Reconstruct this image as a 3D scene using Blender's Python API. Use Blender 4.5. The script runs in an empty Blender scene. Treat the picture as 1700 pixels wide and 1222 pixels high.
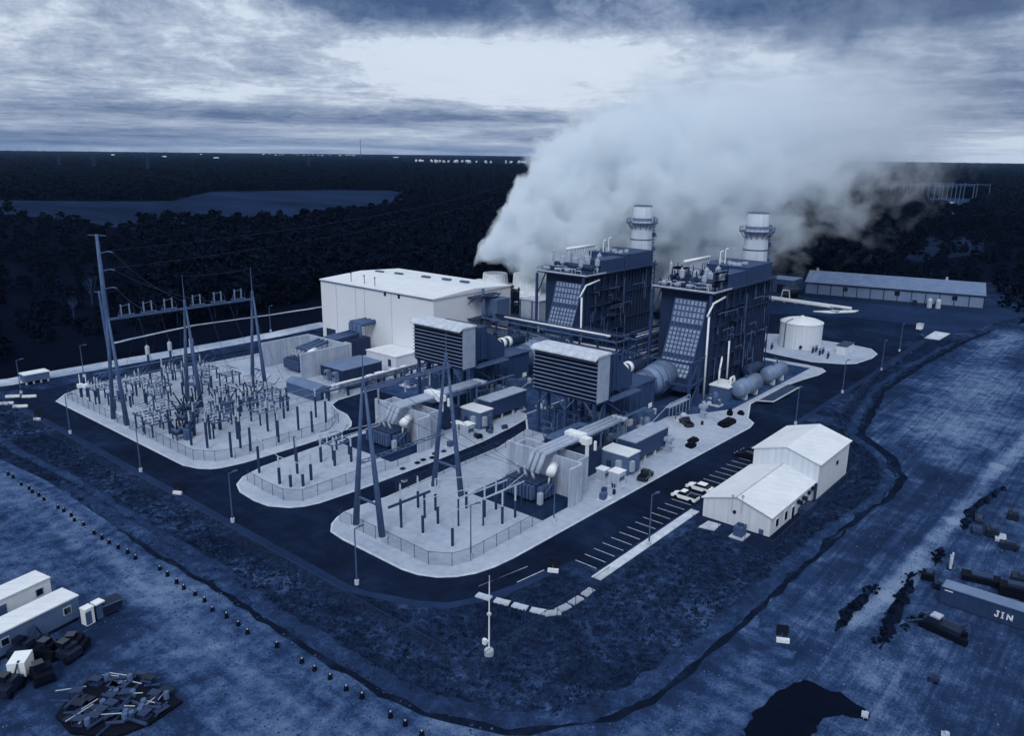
import bpy, bmesh, math, random
from mathutils import Vector, Matrix
random.seed(7)
rnd = random.uniform
S = bpy.context.scene
COL = S.collection
PI = math.pi

# ---------------------------------------------------------------- camera
PITCH, ROLL, YAW = 0.265504, 0.0127966, 0.872636
cy, sy = math.cos(YAW), math.sin(YAW)
F = Vector((sy*math.cos(PITCH), cy*math.cos(PITCH), -math.sin(PITCH)))
R0 = Vector((cy, -sy, 0)); U0 = R0.cross(F)
R = R0*math.cos(ROLL) + U0*math.sin(ROLL); U = U0*math.cos(ROLL) - R0*math.sin(ROLL)
cd = bpy.data.cameras.new('camera'); cam = bpy.data.objects.new('camera', cd); COL.objects.link(cam)
cam.matrix_world = Matrix(((R.x, U.x, -F.x, 0), (R.y, U.y, -F.y, 0), (R.z, U.z, -F.z, 60), (0, 0, 0, 1)))
cd.sensor_width = 36; cd.lens = 36*1312.1/1700; cd.clip_start = 1; cd.clip_end = 90000
S.camera = cam

# ---------------------------------------------------------------- world: overcast sky
W = bpy.data.worlds.new('World'); S.world = W; W.use_nodes = True
SUN_EL, SUN_AZ = math.radians(44), math.radians(242)      # azimuth clockwise from +y
nt = W.node_tree; nt.nodes.clear()
class NB:
    'small helper for wiring math nodes'
    def __init__(s, nt): s.nt = nt
    def n(s, t, **k):
        x = s.nt.nodes.new(t)
        for a, b in k.items(): setattr(x, a, b)
        return x
    def put(s, sock, v):
        if isinstance(v, bpy.types.NodeSocket): s.nt.links.new(v, sock)
        elif v is not None: sock.default_value = v
    def m(s, op, a, b=None, c=None, clamp=False):
        x = s.n('ShaderNodeMath', operation=op, use_clamp=clamp)
        for i, v in enumerate((a, b, c)): s.put(x.inputs[i], v)
        return x.outputs[0]
    def vm(s, op, a, b=None):
        x = s.n('ShaderNodeVectorMath', operation=op)
        s.put(x.inputs[0], a); s.put(x.inputs[1], b)
        return x.outputs['Value' if op in ('DOT_PRODUCT', 'LENGTH') else 'Vector']
    def sep(s, v):
        x = s.n('ShaderNodeSeparateXYZ'); s.put(x.inputs[0], v); return x.outputs
    def comb(s, a, b, c):
        x = s.n('ShaderNodeCombineXYZ')
        for i, v in enumerate((a, b, c)): s.put(x.inputs[i], v)
        return x.outputs[0]
    def noise(s, v, scale, detail=5, rough=.55, dist=0):
        x = s.n('ShaderNodeTexNoise'); s.put(x.inputs['Vector'], v)
        x.inputs['Scale'].default_value = scale; x.inputs['Detail'].default_value = detail
        x.inputs['Roughness'].default_value = rough; x.inputs['Distortion'].default_value = dist
        return x.outputs[0]
    def ramp(s, f, stops, interp='LINEAR'):
        x = s.n('ShaderNodeValToRGB'); s.put(x.inputs[0], f); e = x.color_ramp.elements
        x.color_ramp.interpolation = interp
        while len(e) < len(stops): e.new(.5)
        for i, (p, c) in enumerate(stops):
            e[i].position = p; e[i].color = (*c[:3], 1)
        return x.outputs[0]
    def mix(s, f, a, b, mode='MIX'):
        x = s.n('ShaderNodeMix', data_type='RGBA', blend_type=mode)
        s.put(x.inputs[0], f)
        for i, v in ((6, a), (7, b)):
            if isinstance(v, (tuple, list)): v = (*v[:3], 1)
            s.put(x.inputs[i], v)
        return x.outputs[2]
    def sstep(s, v, a, b):
        x = s.n('ShaderNodeMapRange', interpolation_type='SMOOTHSTEP'); s.put(x.inputs[0], v)
        x.inputs[1].default_value = a; x.inputs[2].default_value = b
        return x.outputs[0]

STOPS = [(0, (3, 7, 22)), (21, (13, 21, 39)), (36, (22, 36, 64)), (60, (36, 57, 97)), (90, (62, 86, 128)), (120, (95, 117, 153)),
         (160, (144, 160, 188)), (200, (187, 200, 219)), (226, (212, 224, 240)), (255, (235, 242, 250))]
def s2l(c):
    c /= 255
    return c/12.92 if c <= .04045 else ((c+.055)/1.055)**2.4
def duo(L):
    'the blue duotone of the photograph at grey level L (0-255), linear'
    L = max(0, min(255, L))
    for (a, ca), (b, cb) in zip(STOPS, STOPS[1:]):
        if L <= b:
            t = (L-a)/(b-a); return tuple(s2l(x+(y-x)*t) for x, y in zip(ca, cb))
LIGHT = (.70, .80, .95)
def alb(L): return tuple(min(.93, c/l) for c, l in zip(duo(L), LIGHT))

b = NB(nt)
tc = b.n('ShaderNodeTexCoord').outputs['Generated']
d = b.sep(tc)
az = b.m('ARCTAN2', b.vm('DOT_PRODUCT', tc, tuple(R0)), b.vm('DOT_PRODUCT', tc, (sy, cy, 0)))   # 0 straight ahead, + to the right
el = b.m('MAXIMUM', d[2], 0)
vv = b.m('DIVIDE', -1, b.m('ADD', el, .07))
def cl(du, dv, k): return b.comb(b.m('MULTIPLY', b.m('ADD', az, du), k), b.m('ADD', vv, dv), 3.7)
n1 = b.noise(cl(0, 0, 6.5), .62, 8, .58, .35)
n1b = b.noise(cl(0, .34, 6.5), .62, 8, .58, .35)              # the same cloud a little higher: gives the shaded flat bases
n2 = b.noise(cl(0, 5, 9), 1.9, 8, .68, .5)
n3 = b.noise(cl(3, 1, 16), 2.6, 7, .65, .6)
def blob(a0, e0, wa, we): return b.m('MULTIPLY', b.sstep(b.m('ABSOLUTE', b.m('SUBTRACT', az, a0)), wa, 0), b.sstep(b.m('ABSOLUTE', b.m('SUBTRACT', el, e0)), we, 0))
v = b.m('ADD', b.m('MULTIPLY', b.m('SUBTRACT', n1, .5), 1.75), b.m('MULTIPLY', b.m('SUBTRACT', n2, .5), .6))
v = b.m('ADD', v, b.m('MULTIPLY', b.m('SUBTRACT', n3, .5), .42))
v = b.m('ADD', v, b.m('MULTIPLY', b.m('SUBTRACT', n1b, n1), .55))
v = b.m('MULTIPLY', v, b.m('ADD', .6, b.m('MULTIPLY', b.sstep(el, 0, .07), .4)))          # contrast dies away towards the horizon
for bl, w in (((-.06, .098, .44, .06), .5), ((.28, .105, .28, .04), .34), ((-.42, .165, .18, .04), .26), ((.6, .012, .16, .03), .34), ((.02, .06, .4, .03), .12),        # bright breaks in the cloud
              ((.45, .15, .42, .09), -.42), ((-.62, .185, .16, .035), -.26), ((-.6, .0, .6, .09), -.14), ((.0, .2, .62, .075), -.36), ((.55, .07, .25, .05), -.16)):      # darker banks
    v = b.m('ADD', v, b.m('MULTIPLY', blob(*bl), w))
v = b.m('ADD', v, b.m('MULTIPLY', b.sstep(el, .22, .55), .22))
v = b.m('ADD', v, .58)
sky_c = b.ramp(v, [(.08, duo(92)), (.3, duo(122)), (.5, duo(160)), (.66, duo(190)), (.8, duo(224)), (1, duo(228))])
nish = b.n('ShaderNodeTexSky', sky_type='NISHITA', sun_disc=False, sun_elevation=SUN_EL, sun_rotation=SUN_AZ)
bg1 = b.n('ShaderNodeBackground'); b.put(bg1.inputs[0], nish.outputs[0]); bg1.inputs[1].default_value = .1
bg2 = b.n('ShaderNodeBackground'); b.put(bg2.inputs[0], sky_c); bg2.inputs[1].default_value = 1
mx = b.n('ShaderNodeMixShader'); mx.inputs[0].default_value = .97
nt.links.new(bg1.outputs[0], mx.inputs[1]); nt.links.new(bg2.outputs[0], mx.inputs[2])
out = b.n('ShaderNodeOutputWorld'); nt.links.new(mx.outputs[0], out.inputs[0])

# ---------------------------------------------------------------- sun behind cloud
sd = bpy.data.lights.new('sun', 'SUN'); sun = bpy.data.objects.new('sun', sd); COL.objects.link(sun)
sd.energy = 1.5; sd.angle = math.radians(22); sd.color = (.85, .93, 1)
dirv = Vector((math.sin(SUN_AZ)*math.cos(SUN_EL), math.cos(SUN_AZ)*math.cos(SUN_EL), math.sin(SUN_EL)))
sun.rotation_euler = dirv.to_track_quat('Z', 'Y').to_euler(); sun.location = dirv*400
vs = S.view_settings; vs.view_transform = 'Standard'; vs.look = 'None'; vs.exposure = 0; vs.gamma = 1; vs.use_curve_mapping = False
S.cycles.max_bounces = 16; S.cycles.diffuse_bounces = 3; S.cycles.glossy_bounces = 2; S.cycles.transparent_max_bounces = 24
S.cycles.volume_bounces = 12; S.cycles.volume_step_rate = 1; S.cycles.volume_max_steps = 96
S.cycles.use_denoising = True; S.cycles.use_adaptive_sampling = True; S.cycles.adaptive_threshold = .02

# ---------------------------------------------------------------- materials
def mat(name, L, rough=.75, var=.14, scale=.6, metal=0, spec=.25, streak=0, bump=0, big=.06, bigvar=.0, rib=0):
    m = bpy.data.materials.new(name); m.use_nodes = True; nt = m.node_tree; nb = NB(nt)
    p = nt.nodes['Principled BSDF']
    co = nb.n('ShaderNodeTexCoord').outputs['Object']
    n = nb.noise(co, scale, 6, .62)
    if streak:                                               # rain streaks down the sheet metal or concrete
        mp = nb.n('ShaderNodeMapping'); mp.inputs['Scale'].default_value = (1.6, 1.6, .07); nb.put(mp.inputs[0], co)
        n = nb.mix(streak, n, nb.noise(mp.outputs[0], 1.1, 4, .6))
    if bigvar:
        n = nb.mix(bigvar, n, nb.noise(co, big, 5, .6))
    c = nb.ramp(n, [(.25, alb(L*(1-var))), (.5, alb(L)), (.75, alb(L*(1+var)))])
    if rib:                                                  # seams of sheet cladding
        q = nb.sep(co); s = nb.m('FRACT', nb.m('MULTIPLY', nb.m('ADD', q[0], q[1]), rib))
        c = nb.mix(nb.m('MULTIPLY', nb.m('LESS_THAN', s, .14), .12), c, alb(L*.6))
    nb.put(p.inputs['Base Color'], c)
    p.inputs['Roughness'].default_value = rough; p.inputs['Metallic'].default_value = metal
    p.inputs['Specular IOR Level'].default_value = spec
    if bump:
        bp = nb.n('ShaderNodeBump'); bp.inputs['Strength'].default_value = bump; bp.inputs['Distance'].default_value = .3
        nb.put(bp.inputs['Height'], nb.noise(co, scale*2.3, 5, .6)); nt.links.new(bp.outputs[0], p.inputs['Normal'])
    return m
M = dict(
 white=mat('white_cladding', 194, .6, .06, .25, streak=.7, spec=.25, rib=.8),
 whiteroof=mat('white_roof', 204, .55, .045, .3, spec=.25, rib=.45),
 whitepaint=mat('white_paint', 214, .5, .06, .8),
 pale=mat('pale_concrete', 158, .9, .16, .5, streak=.6, spec=.1),
 conc=mat('concrete', 178, .9, .12, .7, spec=.1),
 steel=mat('galvanised_steel', 86, .6, .14, .7, spec=.3),
 steeld=mat('dark_steel', 50, .6, .2, .7, spec=.25),
 casing=mat('casing_blue', 45, .6, .18, .35, streak=.6, spec=.25),
 casing2=mat('casing_panel', 62, .55, .14, .4, streak=.5, spec=.25),
 grid=mat('duct_panel', 165, .6, .12, .6, streak=.3),
 hcol=mat('boiler_steel', 46, .6, .16, .5, streak=.4),
 gridp=mat('duct_plate', 138, .6, .2, .5, streak=.3),
 dark=mat('dark_paint', 30, .6, .25, .6, spec=.25),
 black=mat('black_void', 12, .8, .3, .6, spec=.1),
 roofg=mat('grey_roof', 112, .7, .1, .3, rib=1.0),
 roofl=mat('light_roof', 150, .7, .1, .4),
 insul=mat('pale_insulator', 166, .35, .1, 2),
 glass=mat('window_glass', 20, .12, .2, .5, spec=.5),
 tyre=mat('tyre_rubber', 14, .9, .2, 2, spec=.1),
 carw=mat('car_paint_white', 220, .25, .03, .5, spec=.5),
 card=mat('car_paint_dark', 18, .25, .2, .5, spec=.5),
 blue=mat('container_blue', 58, .6, .16, .5, streak=.5),
 whw=mat('warehouse_wall', 122, .7, .1, .3, streak=.4),
 greyw=mat('grey_wall', 96, .7, .12, .4, streak=.4),
 silver=mat('silver_cladding', 120, .4, .12, .5, spec=.4),
 yellow=mat('pale_post', 150, .7, .12, 1),
 red=mat('dark_board', 16, .7, .3, 1),
 wood=mat('wood_pile', 52, .85, .4, 1.2, spec=.1),
 line=mat('white_marking', 170, .8, .2, 1.5, spec=.1),
)
def mesh_mat(name, L, a):
    m = bpy.data.materials.new(name); m.use_nodes = True; nt = m.node_tree; nb = NB(nt)
    p = nt.nodes['Principled BSDF']; p.inputs['Base Color'].default_value = (*alb(L), 1); p.inputs['Roughness'].default_value = .7
    t = nb.n('ShaderNodeBsdfTransparent'); x = nb.n('ShaderNodeMixShader'); x.inputs[0].default_value = a
    nt.links.new(t.outputs[0], x.inputs[1]); nt.links.new(p.outputs[0], x.inputs[2])
    nt.links.new(x.outputs[0], nt.nodes['Material Output'].inputs[0]); return m
M['chain'] = mesh_mat('chain_link', 62, .2)
M['chain2'] = mesh_mat('chain_link_far', 62, .14)

def ground_mat(name, stops, s1=.04, s2=.6, s3=3, w=(.55, .3, .15), stretch=(1, 1), dist=.4, rough=.95, tracks=None, bump=.35, bands=()):
    'patchy earth: three scales of noise mixed, optional wheel tracks along one axis'
    m = bpy.data.materials.new(name); m.use_nodes = True; nt = m.node_tree; nb = NB(nt); p = nt.nodes['Principled BSDF']
    co = nb.n('ShaderNodeTexCoord').outputs['Object']
    mp = nb.n('ShaderNodeMapping'); mp.inputs['Scale'].default_value = (*stretch, 1); nb.put(mp.inputs[0], co); st = mp.outputs[0]
    n = nb.m('ADD', nb.m('ADD', nb.m('MULTIPLY', nb.noise(st, s1, 7, .62, dist), w[0]), nb.m('MULTIPLY', nb.noise(st, s2, 6, .65), w[1])), nb.m('MULTIPLY', nb.noise(co, s3, 4, .7), w[2]))
    if tracks:
        t2 = nb.n('ShaderNodeMapping'); t2.inputs['Scale'].default_value = (*tracks, 1); nb.put(t2.inputs[0], co)
        n = nb.m('ADD', n, nb.m('MULTIPLY', nb.m('SUBTRACT', nb.noise(t2.outputs[0], 1, 5, .6), .5), .22))
    if bands:                                                # dusty or damp worn strips: (x0, y0, x1, y1, half width, weight) in site metres
        pos = nb.n('ShaderNodeNewGeometry').outputs['Position']; q = nb.sep(pos); wob = nb.m('MULTIPLY', nb.m('SUBTRACT', nb.noise(pos, .12, 4), .5), 7)
        for x0, y0, x1, y1, hw, wt in bands:
            L = math.hypot(x1-x0, y1-y0); ux, uy = (x1-x0)/L, (y1-y0)/L
            u = nb.m('ADD', nb.m('MULTIPLY', nb.m('SUBTRACT', q[0], x0), ux), nb.m('MULTIPLY', nb.m('SUBTRACT', q[1], y0), uy))
            v = nb.m('ADD', nb.m('ADD', nb.m('MULTIPLY', nb.m('SUBTRACT', q[0], x0), -uy), nb.m('MULTIPLY', nb.m('SUBTRACT', q[1], y0), ux)), nb.m('MULTIPLY', wob, min(1, hw/8)))
            e = nb.m('MAXIMUM', nb.m('MAXIMUM', nb.m('MULTIPLY', u, -1), nb.m('SUBTRACT', u, L)), 0)
            dd = nb.m('SQRT', nb.m('ADD', nb.m('MULTIPLY', v, v), nb.m('MULTIPLY', e, e)))
            n = nb.m('ADD', n, nb.m('MULTIPLY', nb.sstep(dd, hw, 0), wt))
    c = nb.ramp(n, [(a, alb(L)) for a, L in stops])
    nb.put(p.inputs['Base Color'], c); p.inputs['Roughness'].default_value = rough; p.inputs['Specular IOR Level'].default_value = 0
    if bump:
        bp = nb.n('ShaderNodeBump'); bp.inputs['Strength'].default_value = bump; bp.inputs['Distance'].default_value = .5
        nb.put(bp.inputs['Height'], n); nt.links.new(bp.outputs[0], p.inputs['Normal'])
    return m
M['earth'] = ground_mat('forest_floor', [(.38, 7), (.5, 10), (.62, 16)], .006, .05, .5)
M['grass'] = ground_mat('rough_grass', [(.38, 18), (.45, 25), (.5, 33), (.55, 46), (.61, 70), (.7, 98)], .06, .5, 3.4, w=(.42, .34, .3), dist=1.2, bump=.5)
M['grass2'] = ground_mat('dark_grass', [(.36, 22), (.5, 34), (.64, 52)], .06, .5, 2.2)
M['field'] = ground_mat('stubble_field', [(.36, 27), (.46, 35), (.54, 41), (.66, 52)], .012, .05, .4, stretch=(1, .25), dist=1)
M['dirt'] = ground_mat('bare_dirt', [(.36, 36), (.46, 43), (.51, 49), (.55, 64), (.61, 84), (.73, 114)], .05, .42, 3.2, w=(.46, .4, .26), tracks=(.5, .03), dist=1.2,
    bands=((44, 180, 43.5, 100, 6, .06), (43.5, 100, 41, 50, 8, .075), (33, 60, 60, 20, 14, .03), (24, 92, 34, 97, 9, -.12), (29, 82, 29, 83, 9, -.1), (52, 42, 88, 33, 4, -.08)))
M['dirt2'] = ground_mat('site_dirt', [(.38, 36), (.47, 42), (.53, 50), (.59, 68), (.7, 110), (.8, 128)], .035, .35, 3, w=(.44, .34, .28), tracks=(.03, 1.4), dist=1.0,
    bands=((190, 40, 330, 41, 12, .1), (175, 30, 260, 32, 12, .09), (100, 15, 86, 22, 9, .08), (95, 22, 80, 12, 6, .06), (125, 12, 165, 10, 9, .05), (110, 30, 165, 29, 4, -.06), (200, 20, 330, 20, 14, .05), (98, 28, 90, 31, 4, .06), (100, 24.6, 111, 23.2, 2.6, .17), (111, 23.2, 144, 21.6, 2.6, .19), (144, 21.6, 178, 20.4, 2.6, .17), (178, 20.4, 240, 14, 3, .14), (118, 27.5, 160, 26.5, 1.2, .05), (118, 30.5, 160, 30, 1, .05)))
M['road'] = ground_mat('asphalt', [(.36, 20), (.45, 27), (.52, 31), (.58, 38), (.66, 52)], .05, .4, 5, tracks=(.35, .02), bump=.1)
M['road2'] = ground_mat('grey_asphalt', [(.36, 38), (.5, 47), (.64, 58)], .05, .4, 4, bump=.1)
M['gravel'] = ground_mat('pale_gravel', [(.32, 118), (.43, 146), (.5, 156), (.6, 166), (.7, 182)], .07, .8, 6, w=(.4, .34, .3), bump=.3, tracks=(.5, .06))
M['slab'] = ground_mat('process_slab', [(.36, 44), (.5, 66), (.64, 96)], .08, .6, 3, bump=.1)
M['basin'] = ground_mat('dark_basin', [(.36, 30), (.5, 40), (.64, 54)], .12, .8, 4, bump=.1)
M['strip'] = ground_mat('crushed_stone', [(.36, 120), (.5, 150), (.64, 184)], .05, .5, 3, bump=.3)
M['ditch'] = ground_mat('ditch_mud', [(.36, 16), (.5, 24), (.64, 38)], .3, 1.2, 4)
M['berm'] = ground_mat('dark_soil', [(.36, 14), (.5, 24), (.64, 44)], .3, 1.2, 4, bump=.6)
M['mud'] = ground_mat('wet_mud', [(.36, 10), (.5, 15), (.66, 24)], .1, .8, 3, rough=.6)
M['bank'] = ground_mat('grassy_bank', [(.36, 28), (.45, 40), (.52, 50), (.58, 64), (.68, 92)], .12, .8, 4, w=(.4, .34, .3), bump=.6)
M['path'] = ground_mat('stone_path', [(.34, 92), (.5, 118), (.66, 142)], .08, .7, 4)

# ---------------------------------------------------------------- mesh builder
class MB:
    'collects boxes, bars and tubes in world metres; build() links them as ONE mesh object, local to its parent'
    def __init__(s, o=(0, 0, 0)): s.v = []; s.f = []; s.o = o; s.mi = []; s.k = 0
    def add(s, vs, fs):
        n = len(s.v); s.v += [tuple(vs_i) for vs_i in vs]; s.f += [tuple(i+n for i in f) for f in fs]; s.mi += [s.k]*len(fs); return s
    def box(s, x0, y0, z0, x1, y1, z1):
        return s.add([(x0, y0, z0), (x1, y0, z0), (x1, y1, z0), (x0, y1, z0), (x0, y0, z1), (x1, y0, z1), (x1, y1, z1), (x0, y1, z1)],
                     [(3, 2, 1, 0), (4, 5, 6, 7), (0, 1, 5, 4), (1, 2, 6, 5), (2, 3, 7, 6), (3, 0, 4, 7)])
    def obox(s, c, sz, rz=0, rx=0, ry=0):
        m = Matrix.Rotation(rz, 3, 'Z') @ Matrix.Rotation(ry, 3, 'Y') @ Matrix.Rotation(rx, 3, 'X'); c = Vector(c)
        vs = [c + m @ Vector((sx*sz[0]/2, sy_*sz[1]/2, sz_*sz[2]/2)) for sz_ in (-1, 1) for sx, sy_ in ((-1, -1), (1, -1), (1, 1), (-1, 1))]
        return s.add(vs, [(3, 2, 1, 0), (4, 5, 6, 7), (0, 1, 5, 4), (1, 2, 6, 5), (2, 3, 7, 6), (3, 0, 4, 7)])
    def cyl(s, p0, p1, r0, r1=None, n=10, caps=True):
        r1 = r0 if r1 is None else r1; p0, p1 = Vector(p0), Vector(p1); a = (p1-p0).normalized()
        e = a.cross(Vector((0, 0, 1)) if abs(a.z) < .9 else Vector((1, 0, 0))).normalized(); g = a.cross(e)
        vs = [p + (e*math.cos(2*PI*i/n) + g*math.sin(2*PI*i/n))*r for p, r in ((p0, r0), (p1, r1)) for i in range(n)]
        fs = [(i, i+n, (i+1) % n+n, (i+1) % n) for i in range(n)]
        if caps: fs += [tuple(range(n)), tuple(range(2*n-1, n-1, -1))]
        return s.add(vs, fs)
    def tube(s, pts, r, n=7):
        for a, c in zip(pts, pts[1:]): s.cyl(a, c, r, r, n)
        return s
    def bar(s, p0, p1, w, h=None):
        'square bar'
        h = h or w; p0, p1 = Vector(p0), Vector(p1); a = (p1-p0).normalized()
        e = a.cross(Vector((0, 0, 1)) if abs(a.z) < .95 else Vector((0, 1, 0))).normalized(); g = a.cross(e)
        vs = [p + e*i*w/2 + g*j*h/2 for p in (p0, p1) for i, j in ((-1, -1), (1, -1), (1, 1), (-1, 1))]
        return s.add(vs, [(0, 1, 2, 3), (7, 6, 5, 4), (0, 4, 5, 1), (1, 5, 6, 2), (2, 6, 7, 3), (3, 7, 4, 0)])
    def prism(s, pts, z0, z1):
        n = len(pts); vs = [(x, y, z0) for x, y in pts] + [(x, y, z1) for x, y in pts]
        return s.add(vs, [tuple(range(n-1, -1, -1)), tuple(range(n, 2*n))] + [(i, (i+1) % n, (i+1) % n+n, i+n) for i in range(n)])
    def yprism(s, pts, y0, y1):
        'outline in x, z swept along y'
        n = len(pts); vs = [(x, y0, z) for x, z in pts] + [(x, y1, z) for x, z in pts]
        return s.add(vs, [tuple(range(n)), tuple(range(2*n-1, n-1, -1))] + [(i, i+n, (i+1) % n+n, (i+1) % n) for i in range(n)])
    def xprism(s, pts, x0, x1):
        n = len(pts); vs = [(x0, y, z) for y, z in pts] + [(x1, y, z) for y, z in pts]
        return s.add(vs, [tuple(range(n-1, -1, -1)), tuple(range(n, 2*n))] + [(i, (i+1) % n, (i+1) % n+n, i+n) for i in range(n)])
    def lathe(s, c, prof, n=20):
        c = Vector(c); m = len(prof)
        vs = [c + Vector((r*math.cos(2*PI*i/n), r*math.sin(2*PI*i/n), z)) for r, z in prof for i in range(n)]
        fs = [(j*n+i, j*n+(i+1) % n, (j+1)*n+(i+1) % n, (j+1)*n+i) for j in range(m-1) for i in range(n)]
        return s.add(vs, fs)
    def ball(s, c, r, n=8, k=5):
        if not isinstance(r, (tuple, list)): r = (r, r, r)
        c = Vector(c); vs = []; fs = []
        for j in range(k+1):
            t = PI*j/k
            for i in range(n): vs.append(c + Vector((r[0]*math.sin(t)*math.cos(2*PI*i/n), r[1]*math.sin(t)*math.sin(2*PI*i/n), r[2]*math.cos(t))))
        for j in range(k):
            for i in range(n): fs.append((j*n+i, (j+1)*n+i, (j+1)*n+(i+1) % n, j*n+(i+1) % n))
        return s.add(vs, fs)
    def build(s, name, m, parent=None, smooth=False):
        o = s.o
        org = Vector(world_of(parent)) if parent else Vector((0, 0, 0))
        if parent is None and s.v:
            xs = [p[0]+o[0] for p in s.v]; ys = [p[1]+o[1] for p in s.v]; zs = [p[2]+o[2] for p in s.v]
            org = Vector(((min(xs)+max(xs))/2, (min(ys)+max(ys))/2, min(zs)))
        me = bpy.data.meshes.new(name)
        me.from_pydata([(p[0]+o[0]-org.x, p[1]+o[1]-org.y, p[2]+o[2]-org.z) for p in s.v], [], s.f)
        for x in (m if isinstance(m, (list, tuple)) else [m]): me.materials.append(M[x] if isinstance(x, str) else x)
        if any(s.mi): me.polygons.foreach_set('material_index', s.mi)
        if smooth: me.polygons.foreach_set('use_smooth', [True]*len(s.f))
        ob = bpy.data.objects.new(name, me); COL.objects.link(ob)
        if parent: ob.parent = parent; ob['_w'] = tuple(org)
        else: ob.location = org; ob['_w'] = tuple(org)
        return ob
def world_of(o): return tuple(o['_w'])
def tag(o, label, cat, group=None):
    o['label'] = label; o['category'] = cat
    if group: o['group'] = group
    return o
def thing(name, loc, label, cat, group=None):
    o = bpy.data.objects.new(name, None); COL.objects.link(o); o.location = loc; o['_w'] = tuple(loc); o.empty_display_size = .5
    return tag(o, label, cat, group)
def struct(o): o['kind'] = 'structure'; return o
def dup(root, loc, rz=0, label=None, group=None, sc=None):
    r = root.copy(); COL.objects.link(r); r.location = loc; r.rotation_euler = (0, 0, rz)
    if sc: r.scale = sc
    if label: r['label'] = label
    if group: r['group'] = group
    for ch in list(root.children):
        c = ch.copy(); COL.objects.link(c); c.parent = r
        for g in ch.children:
            e = g.copy(); COL.objects.link(e); e.parent = c
    return r
ORD = 'first second third fourth fifth sixth seventh eighth ninth tenth eleventh twelfth thirteenth fourteenth fifteenth sixteenth seventeenth eighteenth nineteenth twentieth'.split()
ORD += ['twenty-'+x for x in ORD[:9]] + ['thirtieth'] + ['thirty-'+x for x in ORD[:9]] + ['fortieth'] + ['forty-'+x for x in ORD[:9]] + ['fiftieth']
def sheet(name, pts, z, m):
    b = MB(); b.add([(x, y, z) for x, y in pts], [tuple(range(len(pts)))]); return struct(b.build(name, m))
def pad(name, pts, m, z=.14, kerb=.35):
    'raised gravel area with a pale kerb all round'
    b = MB(); b.prism(pts, -.2, z); o = struct(b.build(name, m))
    k = MB()
    n = len(pts)
    c = (sum(p[0] for p in pts)/n, sum(p[1] for p in pts)/n)
    def off(i):
        a, p, e = Vector(pts[i-1]), Vector(pts[i]), Vector(pts[(i+1) % n])
        t = ((p-a).normalized() + (e-p).normalized()).normalized(); nn = Vector((t.y, -t.x))
        return p + nn*kerb
    area = sum(pts[i][0]*pts[(i+1) % n][1]-pts[(i+1) % n][0]*pts[i][1] for i in range(n))
    if area < 0: kerb = -kerb
    q = [off(i) for i in range(n)]
    vs = [(p[0], p[1], z+.02) for p in pts] + [(p.x, p.y, z+.02) for p in q] + [(p.x, p.y, -.05) for p in q]
    fs = [(i, (i+1) % n, (i+1) % n+n, i+n) for i in range(n)] + [(i+n, (i+1) % n+n, (i+1) % n+2*n, i+2*n) for i in range(n)]
    k.add(vs, fs); struct(k.build('kerb', 'conc'))
    return o
def arc(cx, cy_, r, a0, a1, n=7):
    return [(cx+r*math.cos(math.radians(a0+(a1-a0)*i/n)), cy_+r*math.sin(math.radians(a0+(a1-a0)*i/n))) for i in range(n+1)]

# ================================================================ the setting
def strip(name, line, w0, w1, z, m, h=0, jit=.0):
    'a band that follows a line between two offsets; h > 0 raises its middle into a low bank'
    L = []
    for i, p in enumerate(line):
        a = Vector(line[max(0, i-1)]); e = Vector(line[min(len(line)-1, i+1)]); t = (e-a).normalized(); nn = Vector((-t.y, t.x)); p = Vector(p)
        L.append([(p+nn*(w0+(w1-w0)*k/4), (0, .75, 1, .7, 0)[k]*h) for k in range(5)])
    b = MB(); n = len(L)
    for r in L:
        jx, jy = rnd(-jit, jit), rnd(-jit, jit)
        if jit: tp = min(1, (len(b.v)/5+.3)/4, (len(L)-len(b.v)/5-.7)/4); r = [(r[2][0]+(p-r[2][0])*tp, hh*tp) for p, hh in r]
        for k, (p, hh) in enumerate(r): e = (jx, jx*.5, 0, jy*.5, jy)[k]; b.v.append((p.x+e*.7, p.y+e, z+hh*(1+(.6 if jit else 0)*rnd(-1, 1))))
    for i in range(n-1):
        for k in range(4): b.f.append((i*5+k, (i+1)*5+k, (i+1)*5+k+1, i*5+k+1)); b.mi.append(0)
    return struct(b.build(name, m, smooth=True))
def dense(line, step=2.5, jit=.25):
    o = []
    for a, c in zip(line, line[1:]):
        a, c = Vector(a), Vector(c); n = max(1, int((c-a).length/step))
        for i in range(n):
            p = a+(c-a)*i/n; o.append((p.x+rnd(-jit, jit), p.y+rnd(-jit, jit)))
    return o + [tuple(line[-1])]
sheet('ground', [(-1500, -2500), (14000, -2500), (14000, 14000), (-1500, 14000)], 0, 'earth')
edge = [(45, 260), (46, 215), (47, 172), (48.9, 153), (48.9, 124), (49.5, 105), (50, 90), (50.1, 64), (51.2, 55.4), (53.8, 48.8), (56.7, 44.4), (61.9, 40), (69.7, 37.2), (82.7, 36.2), (102, 35.6), (128, 34.7),
        (146, 32.2), (160, 33.2), (169, 37.3), (179.5, 47), (185, 48), (218, 53), (252, 52.8), (297, 50), (330, 46), (345, 42)]
sheet('dirt_ground', [(-200, 235), (-200, -200), (500, -200), (440, 30)] + edge[::-1], .02, 'dirt')
sheet('site_ground', [(90, -60), (420, -60), (345, 42), (330, 46), (297, 50), (252, 52.8), (218, 53), (185, 48), (179.5, 47), (169, 37.3), (160, 33.2), (146, 32.2), (128, 34.7)] + dense([(104, 35.2), (95, 35.4), (91.5, 34), (93, 31.5), (89, 30.4), (89.6, 28), (84.6, 26.6)], 1, .5) + [(80, 24), (79, 19), (76, 10), (72, -10)], .03, 'dirt2')
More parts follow.
